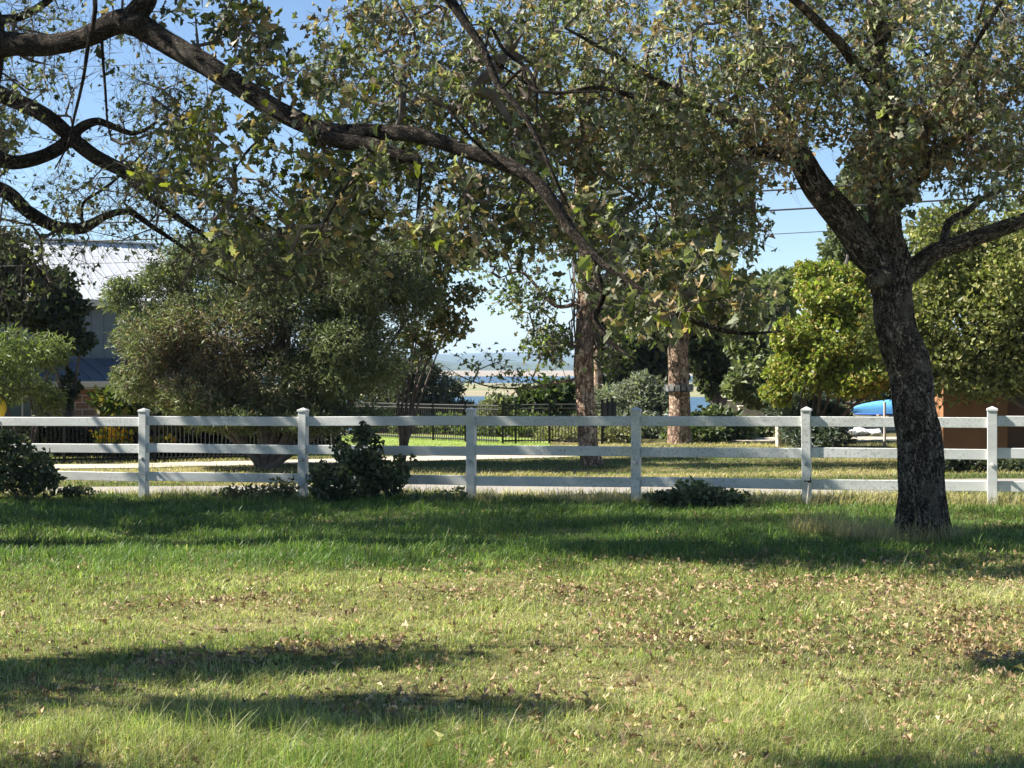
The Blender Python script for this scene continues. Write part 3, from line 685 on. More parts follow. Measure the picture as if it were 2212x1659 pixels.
mb = MB(); mb.tube([c + [0, 0, -.10], c + [0, 0, -.085]], [.37, .37], 24); mb.tube([c + [0, 0, -.10], c + [0, 0, .04]], [.33, .34], 20); mb.build("band", M_IRON, pr)
T = 50.0; p0 = at(1292, 900, T); p0[2] = float(gz(p0[0], T)) - .1
pine("pine_tree", "slender reddish pine standing farther back between the two larger ones", [p0, at(1292, 820, T), at(1291, 700, T), at(1290, 600, T), at(1288, 450, T)], [.15, .14, .13, .12, .05],
     blobs([(1290, 520, T, 1.5, 1.2, 1.5, 60), (1320, 640, T, 1.2, .8, 1.2, 50)]), DK, [3, 3, 3, 1], L=.14, kind='mid', wr=1.6, nleaf=3, twiglets=3, twl=.35, twig_r=.007, step=.35)

# --- solid bushy masses: shells of sprays over blobs
def mass(name, label, blobspec, stems, leaf, mat_, cat_, fill, group=None, srad=.03, world=False, base=None, cname="crown", cl=.10, twigs=.25):
    """a bush or thick tree: leaf sprays through the outer part of several uneven ellipsoids plus its stems"""
    cen = np.array([(at(b[0], b[1], b[2]) if not world else np.array(b[:3])) for b in blobspec]); rad = np.array([[b[3], b[5], b[4]] for b in blobspec])
    if fill > 2000:      # boughs standing out of each main mass
        c2 = []; r2 = []
        for c_, r_ in zip(cen, rad):
            m_ = 5; d_ = rdir(m_) * [1, 1, .8] + [0, 0, .15]; c2.append(c_ + d_ * r_ * .85); r2.append(r_ * rng.uniform(.28, .5, (m_, 1)))
        cen0 = cen; cen = np.vstack([cen] + c2); rad = np.vstack([rad * .84] + r2)
    vol = np.prod(rad, 1) ** .70; m = (fill * vol / vol.sum()).astype(int); P = []; N = []
    for c, r, k in zip(cen, rad, m):
        d = rdir(k); t = 1 - .55 * rng.random((k, 1)) ** 1.7
        lump = 1 + 1.15 * (fbm(d * 2.2 + c, 1.5, 9, 3) - .47)
        p = c + d * r * t * lump[:, None]; P.append(p); N.append(d)
    P = np.vstack(P); N = np.vstack(N); P = P + rng.normal(0, .055, P.shape) * (rng.random((len(P), 1)) < .3) * rad.mean()
    cl_ = fbm(P, 3.2 / max(.5, rad.mean()), 77, 3); keep = (cl_ > .40) | (rng.random(len(P)) < .12); P = P[keep]; N = N[keep]
    gzz = gz(P[:, 0], P[:, 1]); k = P[:, 2] > gzz + .03; P = P[k]; N = N[k]
    b = base if base is not None else [cen[:, 0].mean(), cen[:, 1].mean(), 0]
    b = np.array(b, float); b[2] = float(gz(b[0], b[1]))
    root = thing(name, label, cat_, b, group)
    mb = MB()
    for j in range(stems):
        c = cen[j % len(cen)] + rng.normal(0, .25, 3) * rad[j % len(cen)]
        s = b + [rng.normal(0, srad * .4), rng.normal(0, srad * .4), -.05]
        mid = (s * .55 + c * .45) + rng.normal(0, .12, 3) * np.linalg.norm(c - s) * .5
        p_, r_ = smoothline([s, mid, c], [srad, srad * .7, srad * .25], .15); mb.tube(p_, r_, 7)
    k = rng.random(len(P)) < twigs * 3000 / max(len(P), 1) * 1.0
    tw = P[k]
    mb.build("trunk" if cat_ == "tree" else "stems", M_TWIG, root)
    v, t, c = leaf(P, N)
    if len(tw):      # fine twigs among the leaves
        v_, q_ = segs(tw - N[k] * rad.mean() * .35, tw, srad * .18, srad * .08)
        mk(cname if cat_ == "tree" else "foliage", np.vstack([v, v_]), [q_ + len(v), t], mat_, root, col=np.vstack([c, np.tile([[.13, .105, .085]], (len(v_), 1))])); return root
    mk(cname if cat_ == "tree" else "foliage", v, t, mat_, root, col=c)
    return root
def spray(L0, kind, cols, w, wr=1., outw=.8, up=.2, patch=None, var=.25):
    def f(P, N):
        n = len(P); d = norm(N * outw + rdir(n) + [0, 0, up]); nr = norm(rdir(n) + N * .5 + [0, 0, .3])
        c = palette(n, cols, w, var) * (.6 + .8 * fbm(P, .9, 22, 3))[:, None]
        if patch: c = patch(P, c)
        return leaves(P, d, nr, L0 * np.clip(rng.normal(1, .3, n), .4, 1.8), wr, c, kind, .3, .2)
    return f

JUN = [(.11, .14, .065), (.155, .19, .085), (.21, .235, .12), (.28, .29, .19)]
def deadpatch(P, c):
    x, y = scr(P); g = np.exp(-(((x - 440) / 170) ** 2 + ((y - 770) / 110) ** 2)) + .25 * (fbm(P, 1.2, 31) - .5)
    k = rng.random(len(P)) < np.clip(g * 1.0 - .1, 0, .75); c[k] = palette(int(k.sum()), [(.20, .15, .10), (.15, .115, .08), (.24, .19, .14)], [1, 1, 1]); return c
T = 32.5
mass("juniper_tree", "broad dark juniper on many low stems between the white fence and the house",
     [(620, 640, T, 1.6, 1.2, 1.7, 0), (760, 600, T, 1.25, 1.0, 1.6, 0), (470, 720, T, 1.5, 1.1, 1.7, 0), (330, 740, T - .3, .95, .85, 1.2, 0), (760, 780, T, 1.4, 1.0, 1.7, 0), (600, 830, T, 1.6, .8, 1.7, 0), (520, 905, T, 1.3, .35, 1.5, 0), (700, 900, T, 1.2, .35, 1.5, 0), (700, 530, T, 1.0, .5, 1.2, 0), (420, 860, T - .3, 1.0, .45, 1.2, 0),
      (880, 650, T + .3, .6, .7, 1.0, 0), (860, 560, T + .3, .5, .4, .8, 0), (620, 560, T, .9, .6, 1, 0), (300, 830, T - .3, .6, .4, .8, 0), (270, 650, T, .45, .4, .6, 0), (350, 610, T + .4, .6, .45, .8, 0), (450, 560, T + .4, .9, .5, 1, 0)],
     14, spray(.10, 'thin', JUN, [3, 3, 2, 1], .95, .9, .1, deadpatch), M_NEEDLE, "tree", 260000, base=(at(575, 1010, 32)[0], 32.0, 0), srad=.09, twigs=1.2)
mass("post_oak_sapling", "brown tinged loose oak at the right edge of the big juniper", [(930, 610, 34, .55, .6, .8, 0), (965, 700, 34, .45, .45, .7, 0), (905, 745, 34, .4, .35, .6, 0), (990, 540, 34, .5, .4, .8, 0), (900, 520, 34.5, .8, .5, 1, 0), (1010, 640, 34, .3, .3, .4, 0)], 7,
     spray(.12, 'mid', [(.13, .15, .06), (.24, .19, .10), (.32, .24, .14), (.08, .10, .04)], [3, 2, 1.2, 2], 1.3), M_LEAF, "tree", 5200, base=(at(870, 1000, 34)[0], 34, 0), srad=.04, twigs=.6)
mass("oak_tree", "dark leafed tree rising beside the house wall at the far left", [(40, 640, 38, 1.5, .8, 1.3, 0), (120, 690, 38, .7, .6, 1, 0), (-60, 620, 38, 1.6, 1.3, 1.5, 0), (170, 740, 38, .3, .3, .5, 0), (150, 840, 38, .15, .5, .3, 0)], 5,
     spray(.13, 'oval', [(.035, .05, .025), (.05, .065, .03), (.08, .09, .05)], [3, 3, 1], 1.3), M_LEAF, "tree", 16000, base=(at(150, 900, 38)[0], 38, 0), srad=.10)
mass("willow_shrub", "pale yellow green feathery shrub in front of the dark tree", [(40, 770, 35.5, 1.0, .6, .9, 0), (0, 830, 35.5, .9, .5, .9, 0), (100, 860, 35.5, .35, .5, .5, 0), (110, 760, 35.5, .5, .35, .6, 0)], 6,
     spray(.15, 'thin', [(.17, .21, .07), (.13, .17, .05), (.20, .23, .11)], [3, 3, 2], .8, .5, -.4), M_LEAF, "shrub", 9000, base=(at(60, 900, 35.5)[0], 35.5, 0), srad=.04)
mass("loquat_bush", "bright broad leafed bush beside the house window", [(290, 890, 36.5, .8, .45, .7, 0), (240, 865, 36.5, .35, .3, .5, 0), (400, 905, 36.5, .7, .35, .6, 0)], 6,
     spray(.20, 'oval', [(.10, .14, .035), (.16, .19, .05), (.24, .21, .06)], [4, 3, 1.3], .9, .5, -.2), M_LEAF, "bush", 3600, srad=.03)

# hedge, its deep shade put into near-black leaf colour, behind the iron fence at left
mass("hedge", "hedge with shade put into its leaf colour, behind the iron fence below the house", [(-60 + k * 115, 955, 37.3, .95, .5, .5, 0) for k in range(7)], 4,
     spray(.10, 'oval', [(.018, .024, .012), (.028, .038, .018)], [1, 1], 1.2), M_LEAF, "hedge", 26000, srad=.03)
mass("flower_bush", "small bush of orange and yellow flowers behind the iron fence", [(245, 945, 36.0, .38, .22, .3, 0), (350, 955, 36.0, .3, .12, .25, 0)], 4,
     spray(.09, 'oval', [(.75, .42, .02), (.75, .62, .05), (.12, .18, .04)], [2, 2, 3], 1.6), M_LEAF, "bush", 900, srad=.015)
# bushes beyond the lawn
mass("juniper_bush", "grey green juniper bush right of the big juniper, above the iron fence", [(900, 850, 52, 1.5, .9, 1.2, 0), (840, 880, 52, 1.3, .8, 1.2, 0), (960, 890, 52, 1.0, .35, 1, 0), (890, 810, 52, .9, .4, 1, 0)], 5,
     spray(.2, 'thin', [(.10, .115, .075), (.14, .15, .11), (.08, .09, .06)], [3, 2, 2], 1.2), M_NEEDLE, "bush", 17000)
mass("shrub", "pale green rounded shrub standing alone before the lake", [(1085, 890, 56, .9, .5, .8, 0), (1130, 905, 56, 1.0, .35, .8, 0), (1075, 872, 56, .5, .25, .5, 0)], 4,
     spray(.19, 'thin', [(.17, .20, .10), (.21, .23, .13), (.20, .17, .07)], [3, 2, .8], 1.3), M_LEAF, "shrub", 6000)
for k_, (dx_, dy_, D_, r_, lab_) in enumerate(((860, 925, 50.5, .8, "dark round shrub at the left end of the lawn's iron fence"), (930, 935, 49, .75, "yellow green shrub behind the iron fence, second from its left end"), (1000, 935, 48, .8, "green shrub behind the lawn fence next to the nearest fence post"), (1075, 940, 46.5, .75, "shrub directly behind the iron gate post"), (1150, 940, 46, .8, "green shrub behind the iron gate panel"))):
    mass("shrub", lab_, [(dx_, dy_ + 6, D_, r_ * 1.5, r_ * .8, r_, 0), (dx_ + 20, dy_ + 25, D_, r_ * 1.2, r_ * .6, r_, 0)], 4, spray(.13, 'oval', [(.02, .035, .015), (.04, .06, .02)] if k_ == 0 else [(.10, .14, .04), (.15, .18, .05), (.07, .10, .03)], [1, 1] if k_ == 0 else [3, 2, 2], 1.2), M_LEAF, "shrub", 4500)
mass("shrub", "dark green shrub just left of the nearest pine trunk", [(1190, 865, 48, .8, .7, .8, 0), (1225, 890, 48, .6, .6, .7, 0), (1190, 900, 48, .9, .4, .8, 0)], 4,
     spray(.17, 'oval', [(.05, .075, .03), (.08, .11, .04)], [1, 1], 1.3), M_LEAF, "shrub", 7000)
mass("sage_bush", "silvery sage bush between the two large pines", [(1330, 870, 46, 1.1, .65, 1, 0), (1400, 860, 46, .9, .6, 1, 0), (1370, 930, 45, 1.6, .7, 1, 0), (1290, 930, 46, .8, .6, .9, 0)], 6,
     spray(.17, 'thin', [(.20, .22, .17), (.15, .17, .12), (.25, .26, .21)], [3, 3, 2], 1.1), M_LEAF, "bush", 19000)
mass("sage_bush", "yellowish sage bush low behind the nearest pine trunk", [(1210, 950, 43, .8, .35, .8, 0), (1270, 930, 43, .6, .5, .7, 0), (1330, 950, 42, .8, .35, .7, 0)], 5,
     spray(.15, 'thin', [(.24, .24, .12), (.18, .19, .10), (.28, .26, .16)], [3, 3, 2], 1.1), M_LEAF, "bush", 9000)
mass("shrub", "low sunlit shrub spreading right of the collared pine", [(1550, 930, 43, 1.1, .5, .8, 0), (1600, 940, 44, .7, .45, .7, 0), (1500, 945, 42, .8, .4, .7, 0), (1630, 960, 45, .6, .3, .6, 0)], 5,
     spray(.15, 'oval', [(.08, .11, .045), (.13, .15, .07), (.05, .07, .03)], [3, 2, 2], 1.1), M_LEAF, "shrub", 11000)
mass("evergreen_tree", "dark dense evergreen standing behind the two large pines", [(1370, 760, 60, 1.8, 1.3, 1.6, 0), (1340, 700, 60, 1.5, 1.2, 1.5, 0), (1420, 800, 60, 1.2, .9, 1.3, 0), (1310, 830, 60, .9, 1, 1, 0), (1400, 650, 60, 1.6, 1, 1.4, 0)], 6,
     spray(.26, 'oval', [(.028, .042, .02), (.045, .062, .03), (.07, .08, .04)], [3, 3, 1], 1.1), M_LEAF, "tree", 15000, srad=.15)
mass("evergreen_tree", "dark evergreen with drooping mass right of the collared pine", [(1535, 720, 52, 1.3, 1.4, 1.5, 0), (1500, 660, 52, 1.4, 1, 1.5, 0), (1560, 800, 52, .8, .7, 1, 0), (1590, 650, 52, 1.2, .8, 1.3, 0), (1540, 810, 52, .5, .7, .7, 0)], 6,
     spray(.24, 'oval', [(.04, .055, .025), (.07, .09, .04), (.12, .13, .07)], [3, 3, 2], 1.1), M_LEAF, "tree", 16000, srad=.14)
mass("live_oak_tree", "grey green tree rising above the yellow one, left of the yard oak", [(1650, 720, 47, 1.0, 1.3, 1.4, 0), (1640, 830, 46, .9, .8, 1, 0), (1720, 620, 50, 1.6, .6, 1.3, 0), (1620, 680, 50, .8, .6, 1.1, 0), (1830, 560, 52, 1.0, 1.1, 1.2, 0), (1860, 420, 52, .7, .9, 1, 0)], 6,
     spray(.19, 'oval', [(.14, .17, .08), (.19, .21, .10), (.09, .11, .055)], [3, 2, 2], 1.1), M_LEAF, "tree", 24000, srad=.12)
T = 37.0
mass("elm_tree", "rounded yellow green tree behind the yard oak's trunk", [(1810, 740, T, 1.2, 1.0, 1.3, 0), (1730, 810, T, .7, .5, 1, 0), (1860, 810, T, 1.0, .6, 1.1, 0), (1790, 650, T, .7, .5, 1, 0), (1900, 690, T, 1.0, .7, 1, 0), (1860, 610, T + .5, .6, .4, .8, 0), (1715, 720, T, .5, .5, .7, 0), (1960, 800, T, .6, .6, .9, 0), (1760, 590, T + .6, .45, .3, .5, 0), (1680, 850, T, .35, .3, .5, 0)], 8,
     spray(.095, 'oval', [(.23, .28, .055), (.18, .23, .05), (.34, .31, .07), (.26, .19, .07)], [4, 3, 1.8, 1], 1.3), M_LEAF, "tree", 42000, srad=.05, base=(at(1755, 900, 37)[0], 37, 0))
T = 31.0
mass("elm_tree", "tall olive green tree hanging before the orange wall at right", [(2080, 700, T, 1.6, 1.3, 1.4, 0), (2180, 600, T, 1.7, 1.4, 1.5, 0), (2080, 560, T + 1, 1.3, 1.0, 1.3, 0), (2200, 780, T, 1.3, .7, 1.2, 0), (2040, 800, T, .6, .7, .8, 0), (2300, 700, T, 1.6, 1.6, 1.5, 0), (2300, 480, T + 1, 1.6, 1.2, 1.3, 0), (2120, 830, T, .8, .35, .8, 0), (2010, 620, T + 1, .7, .8, .9, 0)], 9,
     spray(.085, 'oval', [(.17, .19, .055), (.22, .24, .08), (.30, .28, .11), (.11, .13, .045)], [3, 3, 2, 1.6], 1.3), M_LEAF, "tree", 85000, srad=.07, base=(at(2350, 990, T)[0], T, 0))
mass("juniper_bush", "blue grey juniper bush behind the second fence post from the right", [(1745, 930, 37, .75, .5, .6, 0), (1720, 880, 38.5, .8, .35, .7, 0), (1795, 945, 36.5, .5, .35, .5, 0), (1770, 895, 38, .8, .3, .7, 0)], 5,
     spray(.12, 'thin', [(.075, .10, .075), (.11, .14, .11), (.05, .07, .045)], [3, 2, 3], 1.3), M_NEEDLE, "bush", 15000)
mass("evergreen_tree", "row of dark trees far behind the blue boat", [(1850, 870, 75, 3.4, 1.1, 2, 0), (2000, 830, 75, 4, 2, 2, 0), (1640, 880, 70, 2.2, .8, 1.5, 0), (2150, 800, 78, 5, 3, 2, 0)], 6,
     spray(.3, 'oval', [(.03, .042, .022), (.05, .065, .03)], [1, 1], 1.1), M_LEAF, "tree", 12000, srad=.15)

# ------------------------------------------------------------------ shrubs and weeds at the fence
SH = [(.06, .08, .04), (.09, .115, .055), (.15, .17, .11), (.20, .19, .11)]
mass("shrub", "tall dark shrub growing through the white fence right of its second post", [(775, 1030, 22.8, .42, .42, .35, 0), (720, 1050, 22.9, .35, .28, .3, 0), (845, 1035, 22.7, .30, .28, .3, 0), (795, 965, 22.9, .2, .34, .16, 0), (790, 1010, 22.8, .32, .3, .25, 0), (740, 975, 22.9, .14, .2, .14, 0), (870, 1000, 22.7, .14, .13, .14, 0), (690, 1040, 22.9, .15, .3, .2, 0)], 12,
     spray(.062, 'oval', SH, [3, 3, 2, .6], 1.5, .5, -.1), M_LEAF, "shrub", 6000, srad=.012, twigs=.5)
mass("shrub", "dark shrub at the left edge covering the fence rails", [(40, 1010, 23.9, .55, .5, .4, 0), (-40, 1000, 24, .6, .55, .4, 0), (90, 1045, 23.7, .35, .2, .3, 0), (20, 960, 24, .3, .2, .3, 0), (160, 1062, 23.6, .3, .06, .2, 0)], 12,
     spray(.062, 'oval', SH, [3, 3, 2, .6], 1.5, .5, -.1), M_LEAF, "shrub", 6000, srad=.012, twigs=.5)
mass("shrub", "low dark shrub spreading before the bottom rail right of centre", [(1500, 1075, 21.5, .55, .16, .4, 0), (1570, 1080, 21.5, .35, .13, .3, 0), (1450, 1078, 21.5, .35, .12, .3, 0), (1490, 1055, 21.6, .25, .12, .2, 0)], 10,
     spray(.055, 'oval', SH, [3, 3, 2, .6], 1.5, .6, .1), M_LEAF, "shrub", 2700, srad=.008)
mass("weed_clump", "straggly weed clump before the fence left of its second post", [(560, 1068, 23.3, .5, .13, .25, 0), (500, 1072, 23.4, .25, .1, .2, 0), (610, 1060, 23.3, .22, .16, .2, 0)], 10,
     spray(.05, 'oval', [(.12, .15, .06), (.19, .17, .10), (.26, .21, .13)], [3, 2, 1.5], 1.2, .5, .2), M_LEAF, "weeds", 1500, srad=.005)
mass("weed_clump", "low pale weed clump right of the tall fence shrub", [(930, 1080, 22.4, .35, .12, .25, 0), (980, 1075, 22.5, .2, .14, .2, 0)], 8,
     spray(.05, 'oval', [(.13, .17, .08), (.20, .21, .12)], [3, 2], 1.2, .5, .3), M_LEAF, "weeds", 800, srad=.005)
mass("shrub", "dark ground shrub against the foot of the orange wall", [(2070, 1010, 29.5, .7, .25, .4, 0), (2140, 1015, 29.5, .6, .2, .4, 0)], 5,
     spray(.08, 'oval', [(.04, .055, .03), (.07, .09, .045)], [1, 1], 1.4), M_LEAF, "shrub", 2500, srad=.012)

# ------------------------------------------------------------------ white fence
fy = lambda x: 24.4 - .284 * (x + 5.82)
fd = norm(np.array([1, -.284, 0.])); fn = np.array([fd[1], -fd[0], 0]); UP = np.array([0, 0, 1.])
AX = np.array([fd, fn, UP])
pxs = []
for sx in (311, 655, 1018, 1374, 1742, 2143):
    Xp = sx / 2.16 - 512; y = 22.75 / (1 + .284 * Xp / F); pxs.append(Xp / F * y)
pxs = [pxs[0] - 5.4, pxs[0] - 2.75] + pxs + [pxs[-1] + 2.45, pxs[-1] + 4.9]
topz = lambda x: EYE - .665 + .012 * (x - 0) if False else (EYE - .745 + .0097 * x)   # top of the top rail
fence = thing("rail_fence", "white vinyl three rail fence crossing the yard", "fence", (0, fy(0), float(gz(0, fy(0)))))
for k, x in enumerate(pxs):
    y = fy(x); g = float(gz(x, y)); zt = topz(x) + .075; c = np.array([x, y, 0])
    lean = rng.normal(0, .006)
    mb = MB(); lx = rng.normal(0, .008); AXp = np.array([norm(fd - UP * lx), fn, norm(UP + fd * lx)]); mb.box([x, y, (g - .1 + zt) / 2], (.128, .128, zt - g + .1), AXp, .006); p = mb.build("post", M_VINYL, fence)
    mb = MB(); mb.box([x, y, zt + .012], (.148, .148, .03), AX, .004)
    h = .072; b4 = [c + fd * a * h + fn * b * h + UP * (zt + .028) for a, b in ((-1, -1), (1, -1), (1, 1), (-1, 1))]
    mb.add(b4 + [c + UP * (zt + .062)], None, [[0, 1, 4], [1, 2, 4], [2, 3, 4], [3, 0, 4]])
    mb.V = [v - np.array([0, fy(0) * 0, 0]) for v in mb.V]
    o = mb.build("cap", M_VINYL); o.parent = p
    o.location = -Vector(fence.location)
    if 2 <= k <= 7:
        kz = topz(x) - .66; cc = np.array([x, y, kz]) + fn * .064
        mb = MB(); mb.tube([cc, cc + fn * .03], [.030, .026], 10); mb.tube([cc + fn * .03, cc + fn * .052 + UP * .012], [.016, .02], 8)
        mb.box(cc + fn * .05 + fd * .006 - UP * .012, (.045, .018, .03), AX, .003)
        o = mb.build("insulator", plain("grey_insulator", (.38, .38, .36), .6) if k == 2 else bpy.data.materials["grey_insulator"]); o.parent = p; o.location = -Vector(fence.location)
for k in range(len(pxs) - 1):
    for j in range(3):
        a = np.array([pxs[k], fy(pxs[k]), topz(pxs[k]) - .07 - j * .44]); b = np.array([pxs[k + 1], fy(pxs[k + 1]), topz(pxs[k + 1]) - .07 - j * .44])
        a[2] += rng.normal(0, .009); b[2] += rng.normal(0, .009)
        d = norm(b - a); L = np.linalg.norm(b - a) - .122
        u = norm(UP - d * d[2]); n_ = np.cross(d, u) * -1
        mb = MB(); seg = 6
        mid = (a + b) / 2; wob = rng.normal(0, .004)
        mb.box(mid + UP * wob, (L, .045, .142), [d, n_, u], .006); mb.build("rail", M_VINYL, fence)

# insulated stakes beside two posts
for sx, sy0, sy1, D, lab in ((1742, 1100, 1040, 21.3, "thin pale stake with dark clip before the second post from the right"), (636, 1085, 1035, 23.3, "thin pale stake with dark clip left of the second post")):
    a = at(sx, sy0, D); a[2] = float(gz(a[0], D)) - .05; b = at(sx + (6 if sx > 1000 else -4), sy1, D)
    r = thing("stake", lab, "stake", a, "fence stakes")
    MBx = MB(); MBx.tube([a, b], [.013, .011], 8); MBx.build("shaft", plain("pale_fiberglass", (.55, .50, .42), .6) if sx > 1000 else bpy.data.materials["pale_fiberglass"], r)
    m = MB(); m.box(b, (.05, .03, .03), bev=.004); m.box(b + [0.015, 0, .03], (.012, .02, .06)); m.box(b + [-.045, 0, .005], (.05, .012, .016)); m.build("clip", M_IRON, r)

# ------------------------------------------------------------------ iron fences
def ironfence(name, label, pts, h, gap, post_every, gate=None):
    root = thing(name, label, "fence", (pts[0][0], pts[0][1], float(gz(*pts[0]))))
    for (x0, y0), (x1, y1) in zip(pts[:-1], pts[1:]):
        L = math.hypot(x1 - x0, y1 - y0); nb = max(1, round(L / post_every)); d = np.array([(x1 - x0) / L, (y1 - y0) / L, 0])
        for b in range(nb):
            s0, s1 = b * L / nb, (b + 1) * L / nb; mb = MB(); A0 = np.array([x0, y0, 0]) + d * s0; B0 = np.array([x0, y0, 0]) + d * s1
            za, zb = float(gz(A0[0], A0[1])), float(gz(B0[0], B0[1])); A0[2] = za; B0[2] = zb
            for hz in (.1, h - .12, h - .02):
                mb.add(*segs(np.array([A0 + UP * hz]), np.array([B0 + UP * hz]), .021, .021, 4))
            t = (np.arange(1, int((s1 - s0) / gap)) * gap) / (s1 - s0)
            Pp = A0 + (B0 - A0) * t[:, None]
            mb.add(*segs(Pp + UP * .05, Pp + UP * (h - .02), .011, .011, 4)); mb.build("picket_panel", M_IRON, root)
            mb = MB(); mb.box(A0 + UP * (h / 2 + .02), (.06, .06, h + .1)); mb.box(A0 + UP * (h + .085), (.075, .075, .03)); mb.build("post", M_IRON, root)
    return root
ironfence("iron_fence", "black iron picket fence running in front of the house", [(-16, 34.1), (-8, 34.5), (-4.2, 36.2), (-6.2, 47)], 1.05, .095, 2.2)
ironfence("iron_fence", "black iron picket fence at the back of the bright green lawn", [(-6.0, 47.6), (-.35, 41.7)], 1.05, .095, 1.35)
ironfence("iron_gate", "black iron gate and return panel right of the lawn fence", [(-.25, 41.4), (0.1, 41.4), (1.0, 41.2), (2.4, 41.0), (3.0, 44)], 1.08, .085, .95)

# ------------------------------------------------------------------ house
al = radians(37); e = np.array([cos(al), sin(al), 0]); n_ = np.array([sin(al), -cos(al), 0]); O = at(200, 648, 46.0); O2 = O.copy(); O2[2] = 0
house = thing("house", "two storey house with white ribbed metal roof behind the left trees", "house", (O[0], O[1], -1.6))
HA = np.array([e, n_, UP])
hp = lambda u, v, z: O2 + e * u + n_ * v + UP * z
M_ROOF = plain("white_metal_roof", (.60, .62, .63), .55, .05, 2)
M_BLUE = plain("blue_metal_roof", (.12, .145, .185), .4, .1, 2, metal=.3)
M_SIDE = mat("grey_blue_siding", lambda nt, b: (nt.links.new(ramp(nt, nd(nt, "ShaderNodeTexWave").outputs["Fac"], [(.2, (.13, .16, .20)), (.8, (.20, .24, .29))]), b.inputs["Base Color"]),))
M_SIDE = plain("siding", (.18, .195, .20), .7, .08, 1.5)
def brickm(nt, b):
    t = nt.nodes.new("ShaderNodeTexCoord"); br = nt.nodes.new("ShaderNodeTexBrick"); mp = nd(nt, "ShaderNodeMapping"); mp.inputs["Rotation"].default_value = (radians(90), 0, -al)
    mp.vector_type = 'TEXTURE'; mp.inputs["Rotation"].default_value = (radians(90), 0, al)
    nt.links.new(t.outputs["Object"], mp.inputs[0]); nt.links.new(mp.outputs[0], br.inputs["Vector"])
    br.inputs["Color1"].default_value = (.30, .11, .06, 1); br.inputs["Color2"].default_value = (.18, .12, .09, 1); br.inputs["Mortar"].default_value = (.40, .33, .27, 1)
    br.inputs["Scale"].default_value = 1.0; br.inputs["Brick Width"].default_value = .42; br.inputs["Row Height"].default_value = .2; br.inputs["Mortar Size"].default_value = .018
    nt.links.new(br.outputs["Color"], b.inputs["Base Color"]); b.inputs["Roughness"].default_value = .9; bump(nt, b, br.outputs["Fac"], -.4, .01)
M_BRICK = mat("stone_brick", brickm)
M_CREAM = plain("cream_trim", (.55, .50, .42), .6, .06)
M_GLASS = mat("window_glass", lambda nt, b: (b.inputs["Base Color"].__setattr__("default_value", (.10, .13, .13, 1)), b.inputs["Roughness"].__setattr__("default_value", .08)))
mb = MB(); mb.box(hp(-4.95, -3.5, 1.1), (15.2, 6.4, 5.2), HA); mb.build("wall", M_SIDE, house)
mb = MB()
for k in range(38): mb.box(hp(-12.3 + k * .4, -.29, 2.6), (.045, .03, 2.2), HA)
mb.build("siding_battens", M_SIDE, house)
rise = 2.0; ru = .62; rv = rise / ru
for sgn, nm in ((1, "roof"), (-1, "roof")):
    mb = MB(); sl_ = norm(n_ * sgn * 1 - UP * ru); nr = norm(np.cross(e, sl_)); nr = nr if nr[2] > 0 else -nr
    rl = math.hypot(rv, rise); topc = hp(-4.95, -rv, O[2] + rise)
    cc = topc + sl_ * rl / 2
    mb.box(cc, (16.6, rl, .05), [e, sl_, nr])
    for k in range(55): mb.box(topc + e * (-8.2 + k * .305) + sl_ * rl / 2 + nr * .03, (.04, rl - .01, .02), [e, sl_, nr])
    mb.build(nm, M_ROOF, house)
mb = MB(); mb.box(hp(-4.95, -rv, O[2] + rise + .03), (16.6, .35, .06), HA, .02); mb.build("ridge_cap", M_ROOF, house)
mb = MB()
for sg in (1, -1):
    d1 = norm(n_ * sg - UP * ru); a1 = hp(-4.95 + 8.33, -rv, O[2] + rise - .05); mb.box(a1 + d1 * math.hypot(rv, rise) / 2, (.05, math.hypot(rv, rise), .2), [e, d1, np.cross(e, d1)])
mb.build("rake_trim", M_CREAM, house)
mb = MB(); mb.box(hp(-4.95, .03, O[2] - .08), (16.5, .05, .2), HA); mb.build("fascia", M_CREAM, house)
# lower lean-to with brick wall and windows
mb = MB(); s2 = norm(n_ - UP * .32); nr = np.cross(e, s2); nr = nr if nr[2] > 0 else -nr
mb.box(hp(-4.95, .75, 1.53), (15, 2.1, .05), [e, s2, nr])
for k in range(32): mb.box(hp(-12.2 + k * .46, .75, 1.53) + nr * .04, (.03, 2.08, .035), [e, s2, nr])
mb.build("lower_roof", M_BLUE, house)
mb = MB(); mb.box(hp(-4.95, 1.78, 1.12), (15, .06, .17), HA, .01); mb.box(hp(-4.95, 1.5, 1.0), (14.9, .5, .03), HA); mb.build("eave_trim", M_CREAM, house)
mb = MB(); mb.box(hp(-4.95, .72, -.4), (14.6, 1.2, 2.76), HA); mb.build("brick_wall", M_BRICK, house)
for u in (-6.4, -2.6, 1.0, 2.1):
    mb = MB()
    for du, dz, w, hh in ((0, .37, 1.12, .07), (0, -.37, 1.12, .07), (-.53, 0, .07, .67), (.53, 0, .07, .67), (0, 0, .05, .67)): mb.box(hp(u + du, 1.345, .43 + dz), (w, .06, hh), HA, .005)
    f = mb.build("window", M_CREAM, house)
    mb = MB(); mb.box(hp(u, 1.33, .43), (1.0, .03, .68), HA); o = mb.build("pane", M_GLASS); o.parent = f; o.location = -Vector(house.location)

